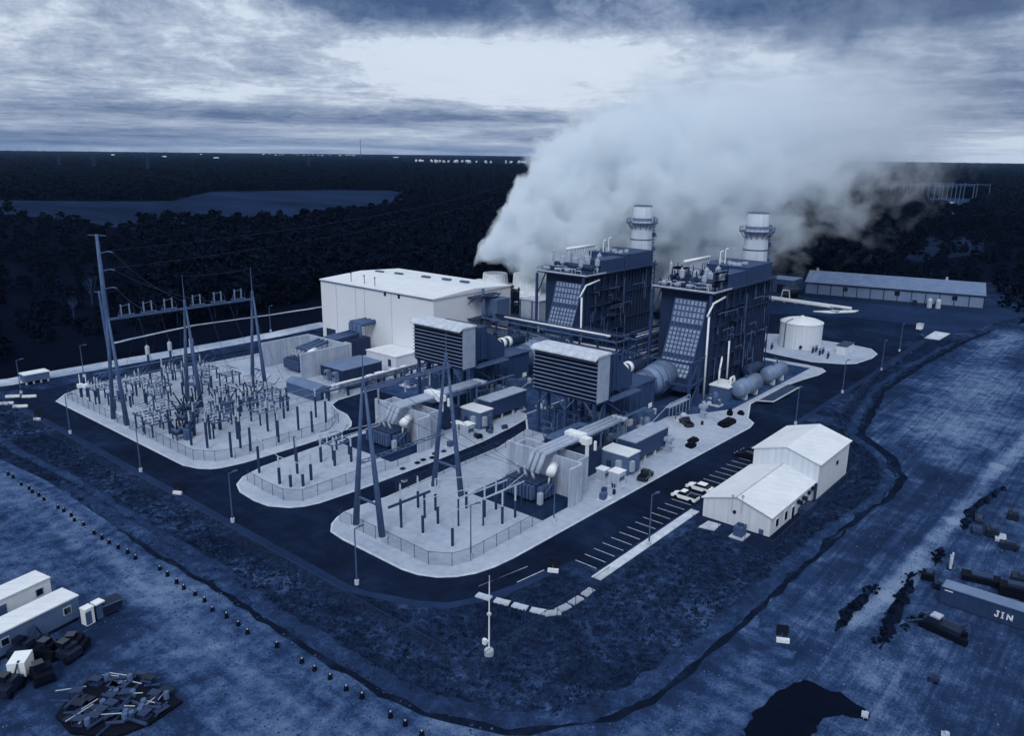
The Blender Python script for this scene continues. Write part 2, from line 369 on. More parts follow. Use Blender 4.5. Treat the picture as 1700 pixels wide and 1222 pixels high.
sheet('grass_ground', edge[1:] + [(420, 45), (430, 150), (300, 235), (60, 228)], .04, 'grass')
strip('earth_bank', dense(edge[3:16]), .3, 3.0, .045, 'bank', .25, .5)
strip('drain_ditch', dense(edge[4:16]), -.75, .2, .06, 'ditch', 0, .3)
strip('earth_bank', dense([(115, 37.5), (128, 36.6), (146, 34.5), (158, 36), (168, 41), (177, 49.5), (186, 51.5), (218, 56.5), (252, 56.2), (297, 53)]), -1.2, 1.0, .045, 'bank', .4, .5)
strip('drain_ditch', dense([(110, 36.3), (128, 35.2), (147, 32.8), (159, 33.8), (168.5, 38.3), (179, 47.6), (186, 49), (218, 53.8), (252, 53.6), (297, 50.8), (330, 47)]), -.7, .7, .065, 'ditch', 0, .35)
strip('earth_bank', dense([(50, 222), (51, 172), (52.5, 153), (52.5, 124), (53, 105), (53.6, 92)]), -1.0, 1.0, .05, 'bank', .3, .3)
for ln in ([(97.4, 25.9), (101, 26), (106, 25.6), (112.5, 25)], [(97, 20.2), (101, 20.4), (106, 21), (112, 21.3), (118, 21.6)], [(124.5, 20.2), (131, 20.4)], [(141, 19.6), (150, 20), (158, 19), (166, 17.6)]):
    strip('soil_bank', dense(ln, 1.1, .2), -.8, .8, .05, 'berm', .45, .4)
strip('stone_strip', dense([(62, 232), (68, 230), (92, 229), (119, 228), (145, 228), (170, 229.5)], 4), -3.5, 4, .05, 'strip')
strip('stone_strip', dense([(104, 254), (120, 258), (137, 261), (165, 258), (190, 257)], 4), -.8, 1, .05, 'strip')
sheet('mud_pond', dense([(60, 27.5), (71.3, 26.6), (75.8, 27.2), (80.1, 26.9), (82.5, 26), (84.8, 25.2), (84.9, 23.9), (84.6, 22.6), (85, 21.2), (84.8, 19.9), (84, 18.2), (83.3, 17.3), (82.1, 18.1), (81, 20), (79.4, 20.8), (76, 20.9), (68, 17), (60, 18), (60, 27.5)], .7, .28), .06, 'mud')
sheet('road', [(62.6, 216.5), (62.6, 82), (63.2, 79), (64.8, 75.6), (66.3, 71.8), (68.8, 68.4), (73, 66.2), (77.9, 64.8), (84.6, 63.8), (89.8, 62.4), (89.8, 58.1), (152, 58.1), (152, 62), (295, 62), (303, 66), (345, 75), (345, 125), (300, 145), (245, 165), (245, 216.5), (78, 217)], .06, 'road')
sheet('yard_road', [(292, 60.5), (330, 52), (366, 44), (400, 44), (400, 132), (345, 152), (300, 150), (296, 125), (306, 112), (316, 92), (318, 70), (300, 63.5)], .075, 'road2')
sheet('roadside_verge', [(61.0, 216), (61.0, 82), (63.4, 75), (65.1, 71), (68, 67.2), (72.6, 64.8), (77.6, 63.4), (84.3, 62.4), (84.6, 63.8), (77.9, 64.8), (73, 66.2), (68.8, 68.4), (66.3, 71.8), (64.8, 75.6), (63.2, 79), (62.6, 82), (62.6, 216)], .052, 'road2')
sheet('roadside_verge', [(155, 60.6), (292, 60.6), (292, 62), (155, 62)], .052, 'road2')
pad('gravel_yard', [(69.5, 142), (70.6, 138.5), (72, 136.5), (73.7, 135.5), (78, 134.6), (91, 134.4), (101.8, 134.6), (105.5, 136), (107.6, 138.5), (110, 143), (111, 148.5), (112.5, 152), (116, 154), (124, 154.5), (150, 154.8), (150, 160), (200, 160), (200, 208), (150, 208), (109, 209.8), (85, 211.6), (79, 210.8), (73.3, 207.8), (69.5, 203.3)], 'gravel')
pad('gravel_yard', [(70, 122.5), (69.6, 117.5), (70, 113.7), (72, 110.4), (74, 109), (76.5, 108.2), (85, 107.5), (103, 107.3), (118.6, 107.6), (130, 109), (139, 110.5), (139, 130.5), (106, 131), (90, 130.6), (79, 129.6), (74, 128), (71.4, 125.8)], 'gravel')
pad('gravel_yard', [(73, 99.6), (71.2, 97.5), (70.8, 94), (70.7, 80), (71.2, 77.2), (72.5, 74.6), (74.5, 72.6), (77, 71.2), (80, 70.4), (84, 70), (108, 69.6), (141, 69), (166, 68.3), (169.5, 69), (172, 71.5), (176.7, 73.3), (183, 75.8), (205, 75.6), (214, 74.4), (222, 72.8), (227.6, 72.7), (230, 74.5), (231, 79), (230.5, 90), (230, 112), (139, 112), (131, 105), (118, 102.2), (105, 102), (86, 100.8), (80, 101.5), (77, 101.5), (75, 100.8)], 'gravel')
pad('gravel_yard', [(236, 79.5), (240, 71.5), (243, 69), (253, 67.4), (260, 67.8), (265.7, 71.3), (267, 76), (267, 100), (262, 110), (240, 110), (239, 97.7), (237.5, 90)], 'gravel')
b = MB(); b.prism([(128, 131.8), (139.2, 131.8), (139.2, 112.2), (230, 112.2), (230, 159.8), (151, 159.8), (151, 154.4), (128, 154.4)], -.2, .14); struct(b.build('process_slab', 'slab'))
sheet('process_slab', [(131, 86), (160, 86), (170, 80), (176, 77), (228, 77), (228, 111.9), (139, 111.9), (131, 104.9)], .16, 'slab')
for oy, ox in ((0, 0), (38.8, .5)):
    sheet('transformer_basin', [(97+ox, 74.2+oy), (107.4+ox, 74.2+oy), (107.4+ox, 91+oy), (97+ox, 91+oy)], .165, 'basin')
sheet('oval_lawn', [(309.5, 103.5), (313, 85), (313.3, 69), (306, 65.5), (297, 64.3), (282.6, 66.2), (275, 74.7), (272.7, 89.3), (276, 104), (290, 108)], .09, 'grass2')
b = MB(); b.prism([(87.4, 57.6), (87.4, 56), (118, 56), (118, 57.6)], -.1, .15); struct(b.build('pavement', 'conc'))
sheet('dark_gravel', [(112.3, 54), (112.3, 40.8), (156, 41.2), (156, 58), (136.2, 58), (136.2, 55.6), (117, 55.6)], .06, 'road')
# painted parking bays
b = MB()
for i in range(25):
    x = 89.9+2.47*i
    b.add([(x-.07, 58.4, .075), (x+.07, 58.4, .075), (x+.07, 62.3, .075), (x-.07, 62.3, .075)], [(0, 1, 2, 3)])
b.add([(74.5, 68.3, .075), (74.7, 68.2, .075), (83.6, 66.6, .075), (83.5, 66.5, .075)], [(0, 1, 2, 3)])
b.add([(79, 64.75, .075), (79, 64.9, .075), (84.4, 64.1, .075), (84.4, 63.95, .075)], [(0, 1, 2, 3)])
struct(b.build('parking_markings', 'line'))
sheet('stubble_field', [(200, 1500), (333, 1060), (380, 1000), (441, 950), (472, 930), (540, 1010), (623, 1105), (800, 1045), (860, 980), (800, 850), (640, 700), (526, 589), (438, 571), (357, 523), (298, 545), (276, 640), (286, 720), (262, 840), (150, 1000), (60, 1300)], .1, 'field')
sheet('field_track', [(455, 920), (475, 935), (480, 925), (360, 640), (300, 660), (330, 700)], .13, 'grass2')

# ================================================================ turbine hall
t = thing('turbine_hall', (173, 187, 0), 'big white windowless turbine hall with low pitched roof beside the switchyard', 'building')
b = MB(); b.xprism([(160.5, 0), (213, 0), (213, 19.6), (160.5, 19.6)], 156, 190)
M['hallw'] = mat('hall_cladding', 206, .55, .025, .2, streak=.5, spec=.3)
b.build('wall', 'hallw', t)
b = MB(); b.yprism([(155.7, 19.62), (173, 20.6), (190.3, 19.62), (190.3, 19.3), (155.7, 19.3)], 160.2, 213.3); roof = b.build('roof', 'whiteroof', t)
for x, y in ((176, 207), (177.5, 199), (179, 187.5), (180, 179), (180.5, 171.5)):
    b = MB(); b.obox((x, y, 20.62), (1.2, 3.4, .5)); b.build('roof_vent', 'steel', roof)
for y, x in ((201, 159), (194, 158.6), (188.5, 158.2)):
    b = MB(); b.cyl((x, y, 19.6), (x, y, 22.3), .12); b.ball((x, y, 22.4), .28); b.build('vent_pipe', 'steel', roof)
for y in (181.3, 175.1):
    b = MB(); b.box(155.86, y-.45, 17.9, 156.0, y+.45, 19.0); b.build('louvre', 'dark', t)
b = MB(); b.box(155.85, 206.3, .15, 156, 211, 3.6); b.build('door', 'steeld', t)
b = MB(); b.box(155.6, 160.4, 19.1, 156, 213.1, 19.35); b.build('gutter', 'steel', t)
for y in (205, 195.3, 191, 178.5):
    b = MB(); b.box(155.84, y-.06, .2, 156, y+.06, 19.1); b.build('downpipe', 'conc', t)
for z in (18.2, 11.6):                                                # bracketed access platforms on the south wall
    b = MB(); b.box(170, 157.4, z, 182, 160.45, z+.18)
    for x in (170.3, 176, 181.7): b.bar((x, 160.4, z-2), (x, 157.6, z), .25)
    for x in range(170, 183, 2): b.bar((x, 157.5, z), (x, 157.5, z+1.1), .07)
    b.bar((170, 157.5, z+1.1), (182, 157.5, z+1.1), .07); b.build('access_platform', 'steeld', t)
b = MB(); b.cyl((174.5, 158.2, 0), (174.5, 158.2, 20.6), .45); b.build('riser_pipe', 'steel', t, True)
b = MB(); b.box(178, 155.6, 10, 184, 160.3, 17); b.build('vent_hood', 'greyw', t)

t = thing('annex', (151, 172, 0), 'low white flat-roofed annex built against the wall of the white turbine hall', 'building')
b = MB(); b.box(146, 166, 0, 155.9, 178.8, 3.2); b.build('wall', 'white', t)
b = MB(); b.box(145.8, 165.8, 3.2, 155.8, 179, 3.45); b.build('roof', 'whiteroof', t)
b = MB(); b.box(145.88, 168, .1, 146, 169.2, 2.2); b.build('door', 'steeld', t)

# steam turbine transformer with blast walls
t = thing('blast_wall', (130, 176, 0), 'tall stained concrete blast wall around the transformer by the white turbine hall', 'wall')
b = MB(); b.box(121, 175.6, 0, 137, 176.2, 7.2); b.build('wall_panel', 'pale', t)
b = MB(); b.box(136.5, 176.25, 0, 137.1, 194.6, 7.2); b.build('wall_panel', 'pale', t)
b = MB(); b.box(137.15, 175.2, 0, 137.75, 178, 7.4); b.build('buttress', 'pale', t)
b = MB(); b.box(121, 193.9, 0, 136.4, 194.5, 7.2); b.build('wall_panel', 'pale', t)

def transformer(o, label, grp, k=1.0):
    ox, oy = o
    t = thing('power_transformer', (103.4+ox, 82.5+oy, .17), label, 'transformer', grp)
    q = (ox, oy, .17)
    b = MB(q); b.box(101.8, 79.5, .5, 105.8, 86.2, 3.3); b.box(101.5, 79.2, 3.3, 106.1, 86.5, 3.5); b.box(102, 80, 0, 102.5, 86, .5); b.box(105, 80, 0, 105.5, 86, .5); b.build('tank', 'steeld', t)
    for i in range(9):
        y = 79.7+i*.78
        b = MB(q); b.box(100.7, y, .7, 101.75, y+.42, 3.25); b.build('radiator', 'steel', t)
    for i in range(4):
        b = MB(q); b.box(102+i*1.0, 78.3, .7, 102.55+i*1.0, 79.45, 3.1); b.build('radiator', 'steel', t)
    for i, y in enumerate((81, 82.7, 84.4)):
        b = MB(q); b.cyl((103.2, y, 3.5), (102.4, y, 5.2), .3, .2); b.lathe((102.4, y, 5.2), [(.12, 0), (.3, .1), (.12, .3), (.3, .5), (.12, .7), (.05, 1.0)], 8); b.build('bushing', 'insul', t, True)
    b = MB(q); b.cyl((103.4, 77.6, 5.7), (106.6, 79.3, 5.7), .85, n=14); b.bar((104, 78.5, 3), (104, 78.2, 5.0), .25); b.bar((105.7, 79.4, 3), (105.7, 79, 5.0), .25); b.build('conservator', 'whitepaint', t, True)
    b = MB(q); b.box(101.2, 78.0, .1, 102, 78.8, 2.2); b.build('control_cabinet', 'pale', t)
    b = MB(q); b.tube([(106, 79.5, 3.6), (104.5, 78, 3.2), (102, 77.6, 2.2)], .12); b.build('oil_pipe', 'steel', t)
    return t
def blast(o, label):
    ox, oy = o; q = (ox, oy, .1)
    t = thing('blast_wall', (107.6+ox, 82+oy, .1), label, 'wall', 'concrete blast walls')
    b = MB(q); b.box(107.45, 74, 0, 107.95, 91.2, 7.3); b.build('wall_panel', 'pale', t)
    b = MB(q); b.box(103.9, 73.6, 0, 107.4, 74.05, 7.3); b.build('wall_panel', 'pale', t)
    b = MB(q); b.box(108, 75.4, 0, 111.8, 75.8, 7.0); b.build('wall_panel', 'pale', t)
    b = MB(q); b.box(111.5, 75.85, 0, 111.9, 90, 7.0); b.build('wall_panel', 'pale', t)
    b = MB(q); b.box(108, 90.2, 0, 113, 90.6, 6.6); b.build('wall_panel', 'pale', t)
    return t
def busduct(o, label):
    ox, oy = o; q = (ox, oy, 0)
    t = thing('bus_duct', (116+ox, 81+oy, 0), label, 'bus duct', 'triple bus ducts from the generators')
    for i, dy in enumerate((-1.15, 0, 1.15)):
        b = MB(q); y = 81.1+dy
        b.tube([(102.5, y, 5.4), (104.4, y, 8.5), (129.5, y, 8.5), (131.6, y, 8.2)], .46, 10); b.build('duct', 'roofl', t, True)
    b = MB(q)
    for x in (108.5, 122, 128): b.bar((x, 79.6, 0), (x, 79.6, 7.9), .3); b.bar((x, 82.6, 0), (x, 82.6, 7.9), .3); b.bar((x, 79.2, 7.9), (x, 83, 7.9), .3)
    b.build('support_frame', 'steel', t)
    b = MB(q); b.box(114.6, 79.2, 8.0, 116.6, 83.0, 9.4); b.box(114.8, 77.8, 7.6, 116.3, 79.3, 8.9); b.box(115, 77.9, 5.4, 115.5, 78.4, 7.6); b.box(116, 76.8, 6.6, 116.4, 77.2, 8.4); b.build('switch_box', 'whitepaint', t)
    return t
def boxhouse(name, label, cat, grp, x0, y0, x1, y1, h, wall, roof, z0=.14, over=.15, legs=0, extras=()):
    t = thing(name, ((x0+x1)/2, (y0+y1)/2, z0), label, cat, grp)
    b = MB(); b.box(x0, y0, z0+legs, x1, y1, z0+h); b.build('wall', wall, t)
    b = MB(); b.box(x0-over, y0-over, z0+h, x1+over, y1+over, z0+h+.22); b.build('roof', roof, t)
    if legs:
        b = MB()
        for i in range(4):
            for yy in (y0+.4, y1-.4): xx = x0+.4+(x1-x0-.8)*i/3; b.box(xx-.2, yy-.2, z0, xx+.2, yy+.2, z0+legs)
        b.build('plinth', 'conc', t)
    for nm, m, bx in extras:
        b = MB(); b.box(*bx); b.build(nm, m, t)
    return t
def cubicle(x0, y0, x1, y1, h, label, grp):
    t = thing('switch_cubicle', ((x0+x1)/2, (y0+y1)/2, .14), label, 'electrical cabinet', grp)
    b = MB(); b.box(x0, y0, .14, x1, y1, h); b.box(x0-.1, y0-.1, .14, x1+.1, y1+.1, .35); b.build('body', 'conc', t)
    b = MB(); b.box(x0-.15, y0-.15, h, x1+.15, y1+.15, h+.16); b.build('lid', 'whitepaint', t)
    b = MB(); ym = (y0+y1)/2
    b.box(x0-.06, y0+.15, .5, x0, ym-.08, h-.25); b.box(x0-.06, ym+.08, .5, x0, y1-.15, h-.25); b.build('door', 'pale', t)
    b = MB(); b.box(x0+.3, y0-.05, h*.5, x1-.3, y0, h*.75); b.build('vent_grille', 'steel', t)
    return t

def filterhouse(o, label):
    ox, oy = o; q = (ox, oy, 0)
    t = thing('intake_filter_house', (133+ox, 95.4+oy, 0), label, 'air intake', 'louvred intake filter houses')
    b = MB(q); b.box(131.3, 87, 9.9, 135.6, 103.7, 19.7); b.build('housing', 'roofl', t)
    b = MB(q); b.box(131.05, 87.2, 10, 131.28, 103.5, 19.5); b.build('inner_screen', 'black', t)
    for i in range(11):
        z = 19.55-i*.89
        b = MB(q); b.add([(131.04, 86.95, z), (131.04, 103.75, z), (130.72, 103.75, z-.1), (130.72, 86.95, z-.1), (130.72, 86.95, z-.18), (130.72, 103.75, z-.18), (131.04, 103.75, z-.10), (131.04, 86.95, z-.10)],
                         [(0, 3, 2, 1), (3, 4, 5, 2), (4, 7, 6, 5), (0, 7, 4, 3), (1, 2, 5, 6)]); b.build('louvre_hood', 'roofg', t)
    b = MB(q); b.yprism([(129.9, 19.5), (131, 20.15), (135.9, 20.15), (135.9, 19.75), (131, 19.75), (129.9, 19.2)], 86.8, 103.9); b.build('roof', 'conc', t)
    b = MB(q); b.box(135.62, 86.9, 9.8, 136.1, 103.8, 20.0); b.build('frame', 'steeld', t)
    b = MB(q); b.box(136.1, 88.6, 10.6, 141.5, 102, 18.8)
    for x in (137.6, 139.2, 140.8): b.box(x-.12, 88.4, 10.5, x+.12, 102.2, 18.9)
    b.yprism([(141.5, 10.6), (146.5, 8.2), (150.5, 8.2), (150.5, 12), (146, 15.5), (141.5, 17.5)], 90.5, 100.5); b.build('intake_duct', 'casing2', t)
    for x in (131.8, 135.4):
        for y in (88, 95.4, 102.8):
            b = MB(q); b.bar((x, y, .1), (x, y, 9.9), .62); b.build('leg', 'casing2', t)
    for x in (141.6, 146.5):
        for y in (90, 101):
            b = MB(q); b.bar((x, y, .1), (x, y, 9.5), .5); b.build('leg', 'steeld', t)
    b = MB(q)
    for y, s in ((88, 1), (95.4, 1), (95.4, -1), (102.8, -1)): b.bar((131.6, y, 6.8), (131.6, y+2.6*s, 9.7), .28)
    for y in (88, 102.8): b.bar((132, y, 1), (135.2, y, 9), .22); b.bar((135.6, y, 9.4), (142, y, 5.5), .25)
    b.bar((131.8, 87.5, 9.7), (147, 87.5, 9.7), .4); b.bar((131.8, 87, 9.75), (131.8, 103.7, 9.75), .4); b.build('brace', 'steel', t)
    b = MB(q); b.box(135.6, 85.8, 9.6, 147, 87.2, 9.75)
    for i in range(8): b.bar((135.7+i*1.6, 85.85, 9.7), (135.7+i*1.6, 85.85, 10.8), .07)
    b.bar((135.6, 85.85, 10.8), (147, 85.85, 10.8), .08); b.bar((135.6, 85.85, 10.25), (147, 85.85, 10.25), .06); b.build('walkway', 'steel', t)
    return t
def turbine(o, label):
    ox, oy = o; q = (ox, oy, 0)
    t = thing('gas_turbine_enclosure', (154+ox, 95+oy, 0), label, 'turbine enclosure', 'gas turbine enclosures')
    b = MB(q); b.box(148.5, 89.6, 1.5, 159.5, 100.4, 8.9)
    for x in (150.6, 153, 155.4, 157.6): b.box(x-.14, 89.45, 1.5, x+.14, 100.5, 9.0)
    b.box(148.3, 89.2, 8.9, 159.8, 100.8, 9.15); b.build('casing', 'casing2', t)
    b = MB(q); b.box(148, 89, .1, 160, 101, 1.5); b.build('plinth', 'conc', t)
    b = MB(q); b.cyl((159.6, 95, 5.6), (164, 95, 5.8), 3.0, 3.3, 22); b.cyl((164, 95, 5.8), (173.4, 95, 6.2), 3.3, 4.0, 22); b.build('exhaust_diffuser', 'silver', t, True)
    b = MB(q)
    for x, r in ((160.2, 3.25), (162.2, 3.35), (164, 3.5), (166.6, 3.75), (169, 3.95)): b.cyl((x, 95, 5.7), (x+.25, 95, 5.7), r, r, 22)
    b.build('flange_ring', 'steel', t)
    b = MB(q); b.cyl((150, 97.4, 10.4), (166, 97.4, 10.0), 1.3, 1.3, 16); b.build('vent_duct', 'steeld', t, True)
    for x in (152.3, 154.6, 156.9, 159.2):
        b = MB(q); b.cyl((x, 97.4, 10.34), (x+1.2, 97.4, 10.3), 1.42, 1.42, 16); b.build('duct_lagging', 'whitepaint', t, True)
    b = MB(q); b.box(149.5, 88.0, .1, 152, 89.4, 3.2); b.box(153.5, 87.6, .1, 156.6, 89.4, 2.4); b.build('skid', 'steel', t)
    b = MB(q); b.box(156.8, 89.35, 2.3, 158.3, 89.5, 3.4); b.build('sign_plate', 'whitepaint', t)
    b = MB(q); b.box(158, 84.5, 3.0, 168, 85.7, 3.15)
    for i in range(7): b.bar((158+i*1.65, 84.5, .1), (158+i*1.65, 84.5, 4.2), .09)
    b.bar((158, 84.5, 4.2), (168, 84.5, 4.2), .12); b.bar((150, 84.5, 1.6), (158, 84.5, 4.2), .12); b.build('walkway', 'roofl', t)
    return t
def hrsg(o, label, near):
    ox, oy = o; q = (ox, oy, 0)
    t = thing('heat_recovery_boiler', (198+ox, 95+oy, 0), label, 'boiler', 'heat recovery boilers')
    r = random.Random(3+near)
    b = MB(q); b.box(183, 88, .1, 218, 102, 26.7); b.build('casing', 'casing', t)
    prof = [(173.2, 2.6), (173.2, 6.2), (176.6, 10.0), (180, 18.6), (181.6, 24.6)]
    b = MB(q); b.yprism(prof + [(183, 24.6), (183, 2.6)], 88.7, 97.5); duct = b.build('inlet_duct', 'casing2', t)
    # pale panels of the sloping inlet duct between the stiffeners
    seg = []
    for (x0, z0), (x1, z1), n in ((prof[1], prof[2], 4), (prof[2], prof[3], 8), (prof[3], prof[4], 4)):
        for i in range(n): seg.append(((x0+(x1-x0)*i/n, z0+(z1-z0)*i/n), (x0+(x1-x0)*(i+1)/n, z0+(z1-z0)*(i+1)/n)))
    b = MB(q)
    for si, ((xa, za), (xb, zb)) in enumerate(seg):
        if si in (4, 11): continue
        L = math.hypot(xb-xa, zb-za); nx, nz = -(zb-za)/L, (xb-xa)/L
        for j in range(8):
            y0 = 88.8+j*1.09; y1 = y0+.9; e = .1
            pa = (xa+(xb-xa)*.1, za+(zb-za)*.1); pb = (xa+(xb-xa)*.84, za+(zb-za)*.84)
            b.add([(pa[0], y0, pa[1]), (pa[0], y1, pa[1]), (pb[0], y1, pb[1]), (pb[0], y0, pb[1]),
                   (pa[0]+nx*e, y0+.1, pa[1]+nz*e), (pa[0]+nx*e, y1-.1, pa[1]+nz*e), (pb[0]+nx*e, y1-.1, pb[1]+nz*e), (pb[0]+nx*e, y0+.1, pb[1]+nz*e)],
                  [(4, 5, 6, 7), (0, 1, 5, 4), (1, 2, 6, 5), (2, 3, 7, 6), (3, 0, 4, 7)])
    b.build('panel', 'gridp', duct)
    b = MB(q)
    for i in range(9):
        y = 88.7+i*1.09
        for (x0, z0), (x1, z1) in zip(prof[1:], prof[2:]): b.bar((x0-.12, y, z0), (x1-.12, y, z1), .16, .34)
    for (xa, za), _ in seg: b.bar((xa-.16, 88.6, za), (xa-.16, 97.5, za), .16, .2)
    b.build('stiffener', 'steel', duct)
    # columns, girders and pipework of the long side
    for sgn, yw in ((-1, 88), (1, 102)):
        b = MB(q)
        for x in (183.4, 187, 190.6, 194.2, 197.8, 201.2): b.bar((x, yw+.35*sgn, .1), (x, yw+.35*sgn, 26.7), .5)
        for i in range(9): x = 204+i*1.75; b.bar((x, yw+.25*sgn, 2), (x, yw+.25*sgn, 26.7), .42)
        b.build('column', 'hcol', t)
        b = MB(q)
        for z in (5, 9.2, 13.4, 17.6, 21.8, 25.6): b.bar((183, yw+.3*sgn, z), (203, yw+.3*sgn, z), .4)
        for z in (12, 20): b.bar((203, yw+.45*sgn, z), (218.2, yw+.45*sgn, z), .3)
        b.build('girder', 'hcol', t)
        b = MB(q)
        for _ in range(34):
            x = r.uniform(183.5, 216); z = r.uniform(3, 24); L = r.uniform(2, 7); y = yw+r.uniform(.7, 1.3)*sgn
            if r.random() < .5: b.cyl((x, y, z), (x, y, min(26, z+L)), .13, n=6)
            else: b.tube([(x, y, z), (min(217, x+L), y, z), (min(217, x+L), y, z-1.2)], .13, 6)
        b.tube([(201.5, yw+1*sgn, 24.5), (201.5, yw+1*sgn, 14), (202.5, yw+1*sgn, 12.5), (202.5, yw+1.1*sgn, 2)], .2, 6)
        b.build('small_piping', 'steel', t)
        for _ in range(13):
            x = r.uniform(184, 200); z = r.choice((5, 9.2, 13.4, 17.6, 21.8))
            b = MB(q); b.box(x, yw+min(.5*sgn, 1.3*sgn), z+.2, x+3.4, yw+max(.5*sgn, 1.3*sgn), z+.3); b.bar((x+.1, yw+1.25*sgn, z+.3), (x+.1, yw+1.25*sgn, z+1.3), .08); b.bar((x+3.3, yw+1.25*sgn, z+.3), (x+3.3, yw+1.25*sgn, z+1.3), .08); b.bar((x, yw+1.25*sgn, z+1.3), (x+3.4, yw+1.25*sgn, z+1.3), .08); b.build('gallery', 'steeld', t)
    b = MB(q); b.tube([(178.6, 86.2, .2), (178.2, 86.2, 21.5)], .26, 8)
    b.tube([(177.6, 86.4, 21.6), (180, 86.2, 24.6), (187, 86.4, 25.4)], .26, 8); b.build('steam_pipe', 'whitepaint', t, True)
    b = MB(q)
    for x, y in ((168, 85), (168, 104), (172.5, 85), (172.5, 104), (179.3, 86.6), (179.3, 103)): b.bar((x, y, .1), (x, y, 26.6 if x > 175 else 12), .6)
    for z in (6, 11.6):
        b.bar((168, 85, z), (172.5, 85, z), .4); b.bar((168, 104, z), (172.5, 104, z), .4); b.bar((168, 85, z), (168, 104, z), .4); b.bar((172.5, 85, z), (179.3, 86.6, z), .3)
    for z0 in (0, 6): b.bar((168, 85, z0), (172.5, 85, z0+5.6), .25); b.bar((168, 104, z0), (172.5, 104, z0+5.6), .25)
    b.bar((179.3, 86.6, 20), (182, 88, 26.4), .3); b.bar((179.3, 103, 20), (182, 102, 26.4), .3); b.build('steel_frame', 'casing2', t)
    # roof deck and what stands on it
    b = MB(q); b.box(180, 86.2, 26.72, 219, 103.6, 27.1); b.build('roof_deck', 'steeld', t)
    b = MB(q); b.box(179.9, 86.1, 27.1, 180.15, 103.7, 27.45); b.box(180.2, 86.1, 27.1, 190, 86.3, 27.4); b.build('kick_plate', 'conc', t)
    b = MB(q)
    for x0, y0, x1, y1 in ((180.1, 86.3, 180.1, 103.5), (180.1, 86.3, 190, 86.3), (180.1, 103.5, 219, 103.5)):
        L = math.hypot(x1-x0, y1-y0); n = int(L/1.9)
        for i in range(n+1): x, y = x0+(x1-x0)*i/n, y0+(y1-y0)*i/n; b.bar((x, y, 27.1), (x, y, 28.25), .07)
        for z in (27.7, 28.25): b.bar((x0, y0, z), (x1, y1, z), .07)
    b.build('railing', 'steel', t)
    b = MB(q); b.box(190.6, 87.6, 27.1, 201.5, 92.4, 30.6); b.box(202.3, 87.6, 27.1, 218.3, 101.5, 31.2); b.box(201.5, 88.6, 27.1, 202.3, 100.5, 29.8); b.build('roof_housing', 'casing2', t)
    for x, y0, y1, z, rr in ((186.2, 88.5, 101.5, 28.6, .95), (182.6, 90, 101, 28.1, .6)):
        b = MB(q); b.cyl((x, y0, z), (x, y1, z), rr, n=14); b.ball((x, y0, z), (rr, rr*.6, rr)); b.ball((x, y1, z), (rr, rr*.6, rr)); b.build('steam_drum', 'steeld', t, True)
    for x, y in ((181.2, 100.8), (181.4, 97.2), (181.6, 93.8)):
        b = MB(q); b.lathe((x, y, 27.8), [(.9, 0), (.95, .5), (.5, .6), (.45, 0)], 14); b.cyl((x, y, 27.1), (x, y, 28.4), .3); b.build('valve_loop', 'pale', t)
    for x, y, h, w in ((184.2, 97.6, 5.0, 1.0), (187.4, 95.2, 4.4, 1.25), (188.6, 91.8, 4.2, 1.05), (189.0, 88.7, 4.2, 1.0), (184.4, 101, 6.6, .6), (184.8, 91.5, 3.8, .9), (192, 94.5, 4.6, 1.0), (195, 96, 4.0, .9), (198.4, 94.4, 4.4, 1.0), (193.4, 101, 5.2, .7)):
        b = MB(q); w *= .72; b.lathe((x, y, 27.1), [(.22, 0), (.22, h*.3), (w, h*.5), (w, h*.86), (w*.45, h*.9), (w*.4, h), (0, h)], 14); b.cyl((x+.9, y+.5, 27.1), (x+.9, y+.5, 27.1+h*.8), .1, n=6); b.build('silencer', 'pale', t)
    b = MB(q); b.tube([(188.5, 99.4, 33), (203, 99.4, 33)], .42, 8); b.build('header_pipe', 'whitepaint', t, True)
    b = MB(q)
    for i in range(11): b.cyl((189+i*1.35, 99.4, 27.1), (189+i*1.35, 99.4, 33), .2, n=6)
    b.build('riser_pipes', 'insul', t)
    b = MB(q)
    for _ in range(64):
        x, y = r.uniform(180.6, 201), r.uniform(87, 102)
        if x > 189.5 and y < 93.2: y += 6.5; L = r.uniform(1, 4)
        b.tube([(x, y, 27.1), (x, y, 28+r.random()*.8), (x+r.uniform(-1, 1), min(102, y+L), 28+r.random()*.6)], .16, 6)
    b.build('deck_piping', 'insul', t)
    b = MB()
    for _ in range(40):
        x, y, h = r.uniform(181, 201), r.uniform(93, 102.5), r.uniform(1.5, 5); b.cyl((x, y, 27.1), (x, y, 27.1+h), .1, n=5); b.box(x-.4, y-.3, 27.1+h*.5, x+.3, y+.4, 27.3+h*.5+r.random()*.5)
    for z in (29.2, 31.4): b.box(183, 87.2, z, 189.5, 88.2, z+.12); b.box(185, 98, z, 189.8, 102, z+.12); b.bar((183, 87.2, z+1.1), (189.5, 87.2, z+1.1), .08); b.bar((185, 98, z+1.1), (189.8, 98, z+1.1), .08)
    for x, y in ((183.2, 87.4), (189.3, 87.4), (185.2, 98.2), (189.6, 101.8)): b.bar((x, y, 27.1), (x, y, 32.5), .16)
    b.build('deck_steelwork', 'steeld', t)
    for x, y, h in ((203.5, 96.5, 3.4), (205.6, 96, 4.0)):
        b = MB(q); b.tube([(x, y, 31.1), (x, y, 31.1+h), (x+.7, y-.4, 31.4+h)], .17, 6); b.build('relief_vent', 'whitepaint', t)
    b = MB(q)
    for _ in range(12): x, y = r.uniform(203, 209), r.uniform(90, 99); b.box(x, y, 31.2, x+r.uniform(.4, 1.4), y+r.uniform(.4, 1.4), 31.2+r.uniform(.3, .9))
    b.build('roof_plant', 'insul', t)
    # service tower at the cold end
    b = MB(q)
